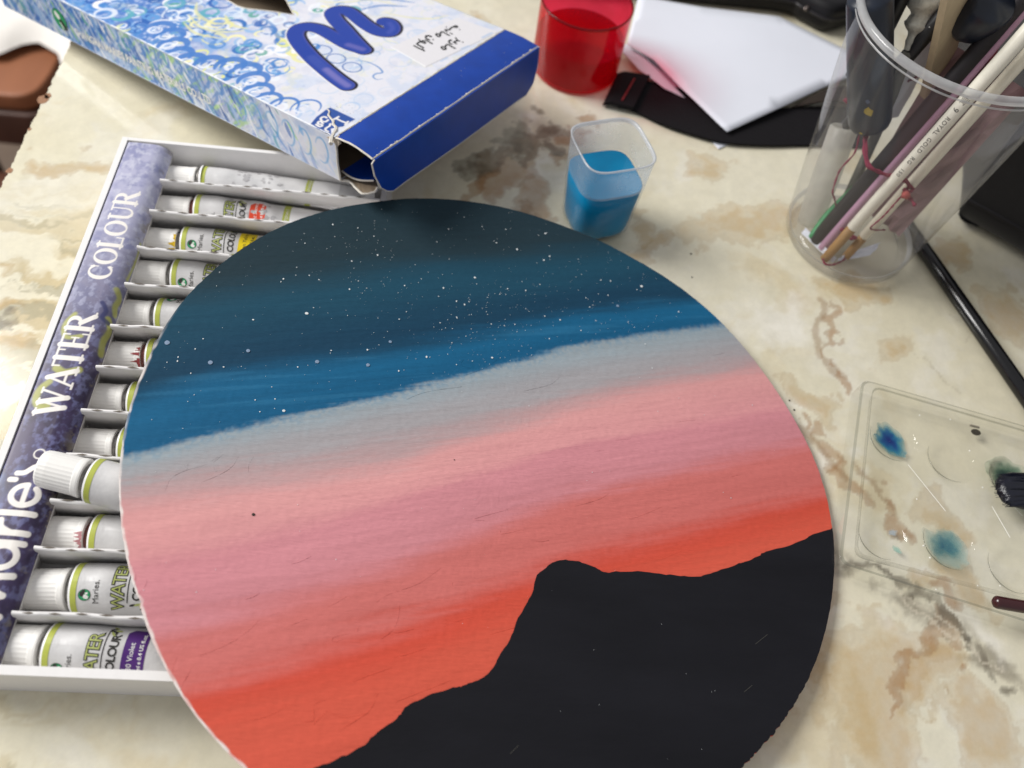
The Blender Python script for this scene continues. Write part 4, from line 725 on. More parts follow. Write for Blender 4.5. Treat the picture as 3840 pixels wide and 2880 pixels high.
    for P in [[(66,88),(78,84),(88,74)],[(70,92),(84,90),(98,78)],[(80,60),(90,56),(98,46)],[(88,66),(96,60),(103,46)],[(43,78),(40,70),(36,66)],[(47,84),(44,76),(38,72)]]:
        top.stroke(P, 2.0, '#3f7cc0', .7, soft=.6, taper=True)
    # loose curls by the letter
    for (x, y) in D['loops808']: top.stroke([(x+3.6*math.cos(t), y+4.1*math.sin(t)) for t in np.linspace(.3,6.6,16)], .75, '#4d74b4', .85, soft=.4, sm=3)
    top.stroke(D['tail808'], .9, '#4f86c4', .85, soft=.4, taper=True)
    for k in range(26):
        x, y = rr.uniform(8,100), rr.uniform(3,26); curl(top, x, y, rr.uniform(2,4.5), rr.choice(['#c2d0e4','#b4c9e4','#cfd6e4']), .5, .5)
    # the letter
    for P in (D['m1'], D['m2']): top.stroke(P, 9.0, '#f0eef2', .75, soft=.8)
    sh = lambda P, dx, dy: [(p[0]+dx, p[1]+dy) for p in P]
    for P in (D['m1'], D['m2']): top.stroke(sh(P,.3,-.35), 8.6, '#15142a', 1)
    for P in (D['m1'], D['m2']): top.stroke(sh(P,-.05,.05), 7.1, '#474fa6', 1)
    for P in (D['m1'], D['m2']): top.stroke(sh(P,-.25,.25), 6.7, '#153a9c', 1, soft=.8)
    lo = (slice(None), slice(None)); 
    m1 = np.array(D['m1'])
    top.stroke(sh(D['m1'][:4],0,0), 4.6, '#4a5cb0', .35, soft=1.5); top.stroke(sh(D['m1'][:3],.2,-.4), 3, '#8f86c4', .5, soft=1.6)
    top.stroke([D['m1'][-1], D['m1'][-2]], 3.0, '#7f78bc', .45, soft=1.8); top.stroke(D['m2'][-4:-1], 2.4, '#4d5cb8', .4, soft=1.5)
    top.poly(D['sticker'], '#dedce0'); 
    q = D['sticker']; top.stroke([q[2], q[3]], .5, '#f6f6f8', .9, sm=0); top.stroke([q[1], q[2]], .5, '#a9a8ac', .8, sm=0)
    for P, w in [([(98,3.2),(104,2.6)],1.4),([(70,4.5),(74,4.2)],1.0),([(84,4.2),(88,3.4)],1.2)]: top.stroke(P, w, '#a7bddc', .7, soft=.6, sm=0)
    top.poly(D['badge'], '#2a4f9a')
    for P in D['badge_strokes']: top.stroke(P, .85, '#ece9e8', 1, soft=.4, sm=4 if len(P) > 2 else 0)
    for k in range(22): top.stroke([(rr.uniform(12,22), rr.uniform(2,16))]*2, .35, '#5c5c66', .6, sm=0)
    for k in range(60):
        x = rr.uniform(2,W-2); top.stroke([(x,rr.uniform(0,.8)),(x+rr.uniform(.5,4),rr.uniform(0,.9))], rr.uniform(.5,1.1), rr.choice(['#c9c4bc','#e8e5e0','#b1aca6']), .9, sm=0)
    # pale worn fold line
    top.stroke([(.35,0),(.35,L_)], .55, '#e8eef6', .55, sm=0)
    for k in range(70): y = rr.uniform(0,L_); top.stroke([(.3,y),(.4,y+rr.uniform(.5,5))], rr.uniform(.4,.9), '#f2f4f8', .85, sm=0)
    z = .15*(fbm(top.X/40, top.Y/40, 6)-.5) + .55*np.exp(-((top.X-3)**2+(top.Y-2)**2)/60.)*(vn(top.X/2,top.Y/2,4)-.3)
    cen = .25*((top.X[:-1,:-1]+top.X[1:,1:])*0)
    keep = ~inpoly(top.X[:-1,:-1]+.18, top.Y[:-1,:-1]+.18, win)
    tp = grid('top_panel', np.stack([top.X, top.Y, z], -1), PR, root, cols=top.C, keep=keep)
    g = Geo(); cord(g, [(p[0],p[1],0.0) for p in np.vstack([win, win[:1]])], .32, 6, 0, 0); g.obj('window_rim', KRD, tp)
    # ink of the sticker
    g = Geo()
    for P in D['arabic']: cord(g, [(p[0],p[1],.06) for p in P], .38, 5, 0, 4)
    g.obj('handwriting', pm('black_ink', '#242426', rough=.6), tp)
    g = Geo(); t = catmull(D['tear'], 4)
    cord(g, [(p[0]+rr.uniform(-.1,.1),p[1],.15) for p in t], .5, 5, 0, 0, rf=lambda q: .4+.9*q+.4*rr.random()); g.obj('torn_crease', KRD, tp)
    # lower faces of the top: inside of the board
    ins = []
    Xc = np.linspace(.4, W-.4, 40); Yc = np.linspace(.2, L_, 70); XX, YY = np.meshgrid(Xc, Yc, indexing='ij')
    st = (Xc[1]-Xc[0])/2; k2 = ~inpoly(XX[:-1,:-1]+st, YY[:-1,:-1]+1.5, win + np.sign(win-win.mean(0))*2.0)
    grid('top_lining', np.stack([XX, YY, 0*XX-.75], -1), KR, root, keep=k2, flip=True)
    # left side
    sd = Ras(0, L_, -H, 0, .36); paint(sd, True)
    for k in range(520):
        x, y = rr.uniform(4, L_), rr.uniform(-H, 0); q = min(1, max(0, (x-10)/70 + rr.gauss(0,.15)))
        if rr.random() > .25+.75*q: continue
        c = rr.random(); col = rr.choice(blues if c < .5 else pale if c < .88 else tea if c < .95 else ['#a6d468'])
        a = rr.uniform(3,9); sl_ = rr.uniform(.25,.6); 
        sd.stroke([(x, y+a*.5),(x-sl_*a*.5+rr.uniform(-1,1), y),(x-sl_*a*1.2, y-a*.5)], rr.uniform(.6,2.2), col, rr.uniform(.5,.9) if q > .3 else .45, soft=.5, taper=True)
    for x in np.arange(8, 60, 9.0): sd.stroke([(x+3.2*math.cos(t), -9+5.6*math.sin(t)) for t in np.linspace(.4,5.2,14)], 1.1, '#5fa6d8', .75, soft=.5, sm=3, taper=True)
    for x in np.arange(64, 150, 8.0): sd.stroke([(x+2.4*math.cos(t), -3+4*math.sin(t)) for t in np.linspace(2.4,5.4,10)], 1.5, '#4a86cc', .8, soft=.5, sm=3, taper=True)
    sd.stroke([(0,-.35),(L_,-.35)], .6, '#e8eef6', .7, sm=0)
    V = lift(np.stack([0*sd.X + .3*np.sin(sd.X/60), sd.X, sd.Y], -1))
    sp = grid('side_panel', V, PR, root, cols=sd.C, flip=False)
    # emblem and maker's line on the side
    ce = D['logo_side'][0]; ux = 4.6; uz = 4.9
    def el(P, x, mat): g = Geo(); g.add(lift(np.array([(x, ce[0]-p[0], ce[1]+.6+p[1]) for p in P])), [tuple(range(len(P)))]); g.obj('emblem', mat, sp)
    circ = [(ux*math.cos(a), uz*math.sin(a)) for a in np.linspace(0,2*math.pi,29)[:-1]]
    el(circ[::1], -.10, INK); el([(p[0]*.96,p[1]*.96) for p in circ], -.13, GREEN)
    el([(-2.2,3.0),(-1.2,3.6),(.6,2.2),(.9,.9),(.2,.1),(-1.2,-.2),(-2.0,.8),(-2.6,1.9)], -.16, WHT); el([(-.6,-1.2),(.4,.4),(1.6,.2),(3.4,-2.6),(3.3,-4.2),(1.9,-4.4),(.7,-2.2)], -.17, INK); el([(-.9,-1.4),(0,-1.6),(1.3,-4.2),(.4,-4.3)], -.18, WHT)
    V2, F2 = text2d("SHANGHAI MARIE'S PAINTING MATERIALS CO.,LTD", 1.0, .03)
    y0, y1 = D['text_side'][0][0], D['text_side'][1][0]; k = (y0-y1)/V2[:,0].max()
    V = lift(np.array([(-.14, y0-p[0]*k, -14.6+p[1]*k*1.35) for p in V2])); g = Geo(); g.add(V, F2); g.obj('lettering', WHT, sp)
    # other walls
    g = Geo(); KW = [PR, KR]
    yy = np.linspace(0, L_, 30)
    def wall(nm, x0, x1, z0, z1, mat, nz=4):
        if x0 == x1: A = np.array([[(x0, y, z) for z in np.linspace(z0,z1,nz)] for y in yy])
        else: A = np.array([[(x, y, z0) for x in np.linspace(x0,x1,nz*3)] for y in yy])
        grid(nm, lift(A), mat, root)
    BL = pm('blue_gloss_card', '#0b3b97', rough=.34, spec=.35, var=.12, vs=120, bmp=.12, bs=90, bd=.001)
    wall('side_lining', .75, .75, -H+.2, -.3, KR); wall('side_panel', W, W, -H, 0, pm('swirl_side', '#9fb8dc', rough=.35, var=.3, vs=120)); wall('side_lining', W-.7, W-.7, -H+.2, -.3, KR)
    wall('bottom_panel', 0, W, -H, -H, pm('bottom_card', '#cfd2da', rough=.5, var=.1, vs=100)); wall('bottom_lining', .5, W-.5, -H+.75, -H+.75, KR)
    # end panel (blue strip) lifted level with the top, and its tuck flap bent down
    cd, sn = math.cos(dip), math.sin(dip); n = 40; m_ = 8
    A = np.array([[(W*(i/n)*.995+.4, -S*(j/m_)*cd, -S*(j/m_)*sn + .5*math.sin(math.pi*j/m_) + .8*math.exp(-(i/n)*9)*math.sin(math.pi*j/m_)) for j in range(m_+1)] for i in range(n+1)])
    grid('end_panel', A, BL, root, flip=True); B_ = A.copy(); B_[...,2] -= .6; grid('end_panel_lining', B_, KR, root)
    ed = Geo()
    for P, r_ in (([A[0,j] for j in range(m_+1)], .42), ([A[i,m_] for i in range(0,n+1,2)], .38), ([A[i,0]+np.array([0,.2,.1]) for i in range(0,n+1,1)], .40)):
        cord(ed, [tuple(np.array(p)+[rr.uniform(-.1,.1),rr.uniform(-.12,.12),-.25+rr.uniform(-.06,.16)]) for p in P], r_, 5, 0, 0)
    ed.obj('worn_edge', KRD, root)
    g = Geo()
    for k in range(46):
        i = rr.randrange(1, n); e = rr.choice((0, m_, m_, rr.randrange(1, m_))); q = A[i, e]; s_ = rr.uniform(.12,.5) if e in (0, m_) else rr.uniform(.05,.13)
        P = [(q[0]+s_*rr.uniform(.7,2.6)*math.cos(t), q[1]+s_*rr.uniform(.5,1)*math.sin(t)+(.25 if e == m_ else 0), q[2]+.12) for t in np.linspace(0,6.28,7)[:-1]]; prism(g, P, None, (0,0,.06))
    tag(g.obj('paint_chips', KRD, root), kind='stuff')
    T_ = D['tuck']; yb = -S*cd-.1; zb = -S*sn
    out = [(.6, zb-.2)] + [(p[0], min(p[2], zb-.3)) for p in T_[1:-1]] + [(W-.2, zb-.2)]
    g = Geo(); prism(g, [(x, yb-.35-.05*(zb-z_), z_) for x, z_ in out], None, (0,-.6,0)); tf = g.obj('tuck_flap', BL, root)
    ed = Geo(); cord(ed, [(x, yb-.7-.05*(zb-z_), z_) for x, z_ in out], .34, 5, 0, 0); ed.obj('worn_edge', KRD, tf)
    # inner dust flap and torn base flap at the open left end
    dz = -H+2.2
    dP = [(p[0], p[1]) for p in D['dust']]; nn = 14; V = []; F = []
    cur = catmull(dP, 5)
    for i, p in enumerate(cur):
        t_ = i/(len(cur)-1)
        for j in range(7):
            s_ = j/6; V.append((p[0]+(W*.35)*s_, p[1]*(1-s_)+ (-1.0)*s_ , dz - .8*math.sin(t_*3.14) + 3.5*s_*s_))
    F = [(i*7+j, (i+1)*7+j, (i+1)*7+j+1, i*7+j+1) for i in range(len(cur)-1) for j in range(6)]
    g = Geo(); g.add(V, F); df = g.obj('dust_flap', BL, root, smooth=True)
    ed = Geo(); cord(ed, [(p[0], p[1], dz-.8*math.sin(i/(len(cur)-1)*3.14)) for i, p in enumerate(cur)], .42, 5, 0, 0); ed.obj('worn_edge', KRD, df)
    kp = [(p[0], p[1]) for p in D['kraft']]; kc = catmull(kp, 4)
    V = [(p[0], p[1], -H-.3-.8*(i % 3 == 1)*.3) for i, p in enumerate(kc)]; V2_ = [(p[0]+9, p[1]*.3+1.5, -H+.3) for p in kc]; N = len(kc)
    g = Geo(); g.add(V+V2_, [(i, i+1, N+i+1, N+i) for i in range(N-1)]); kf = g.obj('base_flap', KR, root, smooth=True)
    ed = Geo(); cord(ed, [(p[0]+rr.uniform(-.2,.2), p[1]+rr.uniform(-.2,.2), -H-.3) for p in kc], .5, 5, 0, 0); ed.obj('worn_edge', KRD, kf)
    # crumpled torn corner
    g = Geo(); V = []
    for i in range(7):
        for j in range(7):
            u, v = i/6, j/6; V.append((-1.2+5.0*u+rr.uniform(-.3,.3), -2.2+5.2*v+rr.uniform(-.3,.3), -.6+1.2*math.sin(u*3.1)*math.sin(v*3.1)+rr.uniform(-.45,.45)-1.6*(1-u)*(1-v)))
    g.add(V, [(i*7+j,(i+1)*7+j,(i+1)*7+j+1,i*7+j+1) for i in range(6) for j in range(6)]); g.obj('torn_corner', pm('torn_card','#c4b8a8',rough=.9,var=.25,vs=900,bmp=.4), root, smooth=False)
    ed = Geo(); cord(ed, [(.2,.0,-1+rr.uniform(-.2,.2)), (.15,-.1,-6),(.1,.2,-11),(0.2,-.1,-H+.2)], .5, 6, 0, 3); ed.obj('worn_edge', KRD, root)
    return root
build_sleeve()

# ------------------------------------------------------------------ red tumbler
def build_red():
    x, y, r0, h, r1 = D['cupred']
    root = thing('red_tumbler', 'see-through red plastic tumbler standing by the end of the blue sleeve', 'cup', (x*MM, y*MM, 0.0002))
    RED = clear_mat('red_plastic', (.93,.06,.14), .10, .24, (.80,.012,.05), 1.42)
    g = Geo(); lathe(g, [(r0-2.2,.3),(r0-.8,.5),(r0-.1,1.4),(r0+.05,3),(r1,h-1)], 64); g.obj('wall', RED, root, smooth=True)
    g = Geo(); lathe(g, [(r1,h-1),(r1+.2,h-.3),(r1-.1,h),(r1-.7,h-.1),(r1-.75,h-1)], 64); g.obj('rim', clear_mat('red_rim', (.45,.01,.02), .15, .55, (.33,.004,.015), 1.42), root, smooth=True)
    g = Geo(); lathe(g, [(.05,1.6),(r0-1,1.6)], 64); g.obj('base', RED, root, smooth=True)
    zl = 19.0; rl = r0+(r1-r0)*zl/h-.35
    g = Geo(); lathe(g, [(.05,2.1),(rl-1,2.1),(rl,3.0),(rl,zl-.2),(rl-.2,zl),(.05,zl)], 64); g.obj('water', clear_mat('red_water', (.80,.03,.05), .05, .25, (.6,.006,.016), 1.33), root, smooth=True)
build_red()
# ------------------------------------------------------------------ squarish frosted cup with blue paint water
def build_mug():
    q = np.array(D['mug']); c = q.mean(0); e1 = (q[1]-q[0]+q[2]-q[3])/2; e2 = (q[3]-q[0]+q[2]-q[1])/2
    ang = math.atan2(e1[1], e1[0]); hw = .5*np.linalg.norm(e1)+1.5; hd = .5*np.linalg.norm(e2)+1.5
    cb = np.array([198.6, 207.6]); Hh = 44.5
    root = thing('paint_water_cup', 'small frosted square cup half full of bright blue paint water beside the board', 'cup', (cb[0]*MM, cb[1]*MM, .0002), (0,0,ang))
    d = c-cb; ca, sa = math.cos(-ang), math.sin(-ang); d = np.array([d[0]*ca-d[1]*sa, d[0]*sa+d[1]*ca])
    def sq(z, ins=0.):
        k = z/Hh; w = hw*(.90+.10*k)-ins; dd = hd*(.92+.08*k)-ins; ex_ = 2.9+1.6*k; off = d*k
        if z < 4: f_ = 1-.34*(1-z/4)**2; w *= f_; dd *= f_
        return [(off[0]+w*abs(math.cos(t))**(2/ex_)*(1 if math.cos(t)>=0 else -1), off[1]+dd*abs(math.sin(t))**(2/ex_)*(1 if math.sin(t)>=0 else -1), z) for t in np.linspace(0, 2*math.pi, 97)[:-1]]
    def skin(rings, nm, mat, cap0=False, cap1=False):
        V = [p for r_ in rings for p in r_]; n = 96
        F = [(j*n+i, j*n+(i+1)%n, (j+1)*n+(i+1)%n, (j+1)*n+i) for j in range(len(rings)-1) for i in range(n)]
        if cap0: F.append(tuple(reversed(range(n))))
        if cap1: F.append(tuple((len(rings)-1)*n+i for i in range(n)))
        return mk(nm, V, F, mat, root, True)
    FR = clear_mat('frosted_plastic', (.93,.945,.955), .25, .27, (.78,.82,.86), 1.40, 90)
    skin([sq(z) for z in (.3,.8,1.6,2.6,4,8,14,20,28.3)], 'wet_wall', clear_mat('wet_plastic', (.97,.98,.985), .3, .012, (.5,.7,.85), 1.12, 90), cap0=True)
    skin([sq(z) for z in (28.3,29.5,32,36,40,44.0)], 'wall', FR)
    rm = [sq(43.9), sq(44.6,-.15), sq(44.8,.3), sq(44.4,.75), sq(43.3,.85)]
    skin(rm, 'rim', clear_mat('frosted_rim', (.8,.82,.85), .15, .62, (.88,.9,.93), 1.5), False)
    m, nt, p, out = base_mat('blue_paint_water'); p.inputs['Base Color'].default_value = (0.0,.165,.36,1); p.inputs['Roughness'].default_value = .10; p.inputs['Specular IOR Level'].default_value = .25
    n = noise_node(nt, 45, 3); mr = nt.nodes.new('ShaderNodeValToRGB'); mr.color_ramp.elements[0].position=.3; mr.color_ramp.elements[1].position=.75
    mr.color_ramp.elements[0].color=(0.001,.18,.37,1); mr.color_ramp.elements[1].color=(0.001,.245,.47,1); nt.links.new(n.outputs['Fac'], mr.inputs[0]); nt.links.new(mr.outputs[0], p.inputs['Base Color'])
    zl = 28.5
    o = skin([sq(z,.75) for z in (1.2,2,3,4,8,14,19,zl-.15)]+[sq(zl,1.1)], 'water', m, True, True)
    for pl in o.data.polygons[-2:]: pl.use_smooth = False
build_mug()
# ------------------------------------------------------------------ webbing strap, papers
WEB = pm('black_webbing', '#171518', rough=.9, spec=.2, var=.25, vs=900, bmp=.8, bs=1500)
def ribbon(g, U, L_, zf, th, n=60, rows=18, m=0):
    U = catmull(U, 12); L_ = catmull(L_, 12)
    def res(P): s = np.r_[0,np.cumsum(np.hypot(*np.diff(P,axis=0).T))]; t = np.linspace(0,s[-1],n); return np.stack([np.interp(t,s,P[:,k]) for k in (0,1)],-1)
    U = res(U); L_ = res(L_)
    V = []
    for i in range(n):
        for j in range(rows+1):
            p = U[i]*(1-j/rows)+L_[i]*j/rows; V.append((p[0], p[1], zf(i/(n-1), j/rows)+th+.09*((i+j) % 2)))
    N = len(V); F = [(i*(rows+1)+j, i*(rows+1)+j+1, (i+1)*(rows+1)+j+1, (i+1)*(rows+1)+j) for i in range(n-1) for j in range(rows)]
    V2 = [(v[0], v[1], v[2]-th) for v in V]; F2 = [tuple(q+N for q in f_[::-1]) for f_ in F]
    b = [i*(rows+1) for i in range(n)]; e = [i*(rows+1)+rows for i in range(n)]
    F3 = [(b[i], b[i+1], b[i+1]+N, b[i]+N) for i in range(n-1)]+[(e[i], e[i]+N, e[i+1]+N, e[i+1]) for i in range(n-1)]
    F3 += [(j, j+N, j+1+N, j+1) for j in range(rows)]+[((n-1)*(rows+1)+j, (n-1)*(rows+1)+j+1, (n-1)*(rows+1)+j+1+N, (n-1)*(rows+1)+j+N) for j in range(rows)]
    g.add(V+V2, F+F2+F3, m)
root = thing('webbing_strap', 'black webbing strap with a folded stitched end lying under the white paper', 'strap', (.25,.29,0))
def rel(P, dx=250., dy=290.): return [(p[0]-dx, p[1]-dy) for p in P]
g = Geo(); ribbon(g, rel(D['strap_up']), rel(D['strap_lo']), lambda t,v: .9+.5*math.sin(t*5), 1.1); g.obj('webbing', WEB, root)
tb = D['tab']; g = Geo(); ribbon(g, rel([tb[0],[(tb[0][k]+tb[1][k])/2 for k in (0,1)],tb[1]]), rel([tb[3],[(tb[3][k]+tb[2][k])/2 for k in (0,1)],tb[2]]), lambda t,v: .3+2.6*math.sin(min(1,t*3+.15)*1.57), 1.9, 24, 16); g.obj('folded_end', WEB, root)
g = Geo(); st = catmull(rel(D['stitch']), 8)
for i in range(len(st)-1):
    p, q = st[i], st[i+1]; rod(g, (p[0],p[1],5.1+.1*(i%2)), (q[0],q[1],5.1+.1*((i+1)%2)), .55, n=6)
g.obj('red_stitching', pm('red_thread','#7c1f24',rough=.8,var=.3,vs=2500), root)
lp = rel(D['loop']); g = Geo(); ribbon(g, lp[:4], [lp[0]]+[lp[5],lp[4]]+[(lp[4][0]+6,lp[4][1])], lambda t,v: 1.5+3*math.sin(t*3.1), 1.0, 24, 8); g.obj('strap_loop', pm('brown_webbing','#2b2119',rough=.85,var=.25,vs=900,bmp=.6,bs=1500), root)
PAPER = pm('white_paper', '#e3e6f0', rough=.75, spec=.15, var=.012, vs=60, bmp=.08, bs=1200)
def sheet(name, label, outline, zf, group=None):
    P = np.array(outline); c = P.mean(0); root_z = 0
    bm = bmesh.new(); vs = [bm.verts.new((p[0],p[1],0)) for p in P]; bm.faces.new(vs); bmesh.ops.triangulate(bm, faces=bm.faces[:])
    bmesh.ops.subdivide_edges(bm, edges=bm.edges[:], cuts=7, use_grid_fill=True); 
    for v in bm.verts: v.co.z = zf(v.co.x, v.co.y)
    ext = bmesh.ops.extrude_face_region(bm, geom=bm.faces[:]); 
    for v in [e_ for e_ in ext['geom'] if isinstance(e_, bmesh.types.BMVert)]: v.co.z += .15
    bmesh.ops.recalc_face_normals(bm, faces=bm.faces[:])
    for v in bm.verts: v.co = Vector((v.co.x-c[0], v.co.y-c[1], v.co.z))*MM
    me = bpy.data.meshes.new(name); bm.to_mesh(me); bm.free(); me.materials.append(PAPER)
    for p_ in me.polygons: p_.use_smooth = True
    o = bpy.data.objects.new(name, me); COL.objects.link(o); o.location = (c[0]*MM, c[1]*MM, 0)
    return tag(o, label, 'paper')
pc = np.array(D['paper']).mean(0)
def lift1(x, y):
    # left edge curls up, front tip droops on the strap
    tip = math.hypot(x-266.7, y-270.9); le = math.hypot((x-219.6)*1.0, (y-328.5)*.8)
    return 5.4 + 1.3*math.exp(-(le/26)**2) + .5*math.sin(x*.06)*math.sin(y*.05) - .9*math.exp(-(tip/18)**2)
sheet('paper_sheet', 'white paper sheet on top of the strap, corner pointing at the blue cup', D['paper'], lift1)
sheet('paper_sheet', 'white paper sheet mostly hidden below the strap, only a small corner showing', D['paper2'], lambda x, y: .25+.35*math.sin(x*.05)**2)
# pale scrap curling out between tumbler and sheet
P = [(219.0,331.5),(226,322),(236,310),(250,296),(240,300),(229,309),(221,319),(215,330)]
sheet('paper_scrap', 'narrow pinkish curl of paper between the red tumbler and the strap', [(215,332),(221,333.5),(233,318),(249,295.5),(238,300),(226,312)], lambda x, y: 2.6+1.2*math.sin((x-215)*.1))
# ------------------------------------------------------------------ dark things at the back
BLK = pm('black_nylon', '#121114', rough=.75, var=.3, vs=300, bmp=.5, bs=900, sheen=.15)
def rounded_slab(g, P, z0, z1, bev, m=0, rows=5):
    P = np.array(P, float); n = len(P); c = P.mean(0)
    A = sum(P[i][0]*P[(i+1)%n][1]-P[(i+1)%n][0]*P[i][1] for i in range(n)); 
    if A < 0: P = P[::-1]
    N = []
    for i in range(n):
        t = P[(i+1)%n]-P[i-1]; t = t/np.linalg.norm(t); N.append((t[1],-t[0]))
    N = np.array(N); rings = []
    for k in range(rows+1):
        a = math.pi/2*k/rows; rings.append((-bev*(1-math.sin(a)), z0+bev*(1-math.cos(a))))
    for k in range(rows+1):
        a = math.pi/2*k/rows; rings.append((-bev*(1-math.cos(a)), z1-bev*(1-math.sin(a))))
    V = [(*(P[i]+N[i]*o_), z) for o_, z in rings for i in range(n)]
    F = [(j*n+i, j*n+(i+1)%n, (j+1)*n+(i+1)%n, (j+1)*n+i) for j in range(len(rings)-1) for i in range(n)]
    F += [tuple(reversed(range(n))), tuple((len(rings)-1)*n+i for i in range(n))]
    g.add(V, F, m)
lt = D['laptop']
P = [(150,378.5)]+[tuple(p) for p in catmull(lt[:6], 5)]+[(356,378),(362,392),(366,440),(366,560),(150,560)]
c0 = (260.,440.)
root = thing('laptop_case', 'black padded case with a rounded front corner along the back of the table', 'case', (c0[0]*MM, c0[1]*MM, .0003))
g = Geo(); rounded_slab(g, [(p[0]-c0[0],p[1]-c0[1]) for p in P], 0, 17, 5); g.obj('case_body', pm('black_case','#0d0c10',rough=.5,spec=.4,var=.3,vs=150,bmp=.2,bs=600), root, smooth=True)
g = Geo(); cord(g, [(p[0]-c0[0], p[1]-c0[1]+.2, 9.0) for p in catmull(lt[:6],5)], 1.0, 6, 0, 0); g.obj('piping', pm('piping','#1b181c',rough=.35,spec=.6), root, smooth=True)
g = Geo(); M_ = Matrix.Translation((324-c0[0],373.4-c0[1],10.5)) @ Matrix.Rotation(.9,4,'Z') @ Matrix.Rotation(1.57,4,'Y'); lathe(g, [(.05,-3.2),(.9,-3),(1.1,0),(.9,3),(.05,3.2)], 12, 0, M_); g.obj('zip_pull', pm('dull_metal','#8a7f7a',rough=.3,metal=.8), root, smooth=True)
# rucksack
c0 = (470.,250.)
P = [(371,227),(384,217.5),(402,203),(440,172),(500,120),(640,120),(640,420),(420,420),(400,330),(383,262)]
root = thing('rucksack', 'big black fabric bag standing at the right behind the cup of brushes', 'bag', (c0[0]*MM, c0[1]*MM, .0003))
P2 = catmull(P+[P[0]], 5)[:-1]
g = Geo(); rounded_slab(g, [(p[0]-c0[0],p[1]-c0[1]) for p in P2], 0, 95, 14, rows=7); bag = g.obj('bag_body', BLK, root, smooth=True)
g = Geo(); cord(g, [(p[0]-c0[0],p[1]-c0[1],16) for p in P2[:20]], 1.1, 6, 0, 0); g.obj('seam', pm('bag_seam','#1c1a1c',rough=.8), root, smooth=True)
# ------------------------------------------------------------------ black handle on the table
a, m1_, m2_, e = [np.array(p) for p in D['stick']]
root = thing('long_brush', 'long glossy black brush handle lying on the table between the cup and the palette', 'paintbrush', (*(a*MM), 0))
dv = (e-a); g = Geo(); rod(g, (-dv[0]*.55,-dv[1]*.55,3.6), (dv[0]*1.6,dv[1]*1.6,3.6), 3.1, 3.4, 20); g.obj('handle', pm('black_lacquer','#0c0c0f',rough=.18,spec=.6,var=.2,vs=200), root, smooth=True)
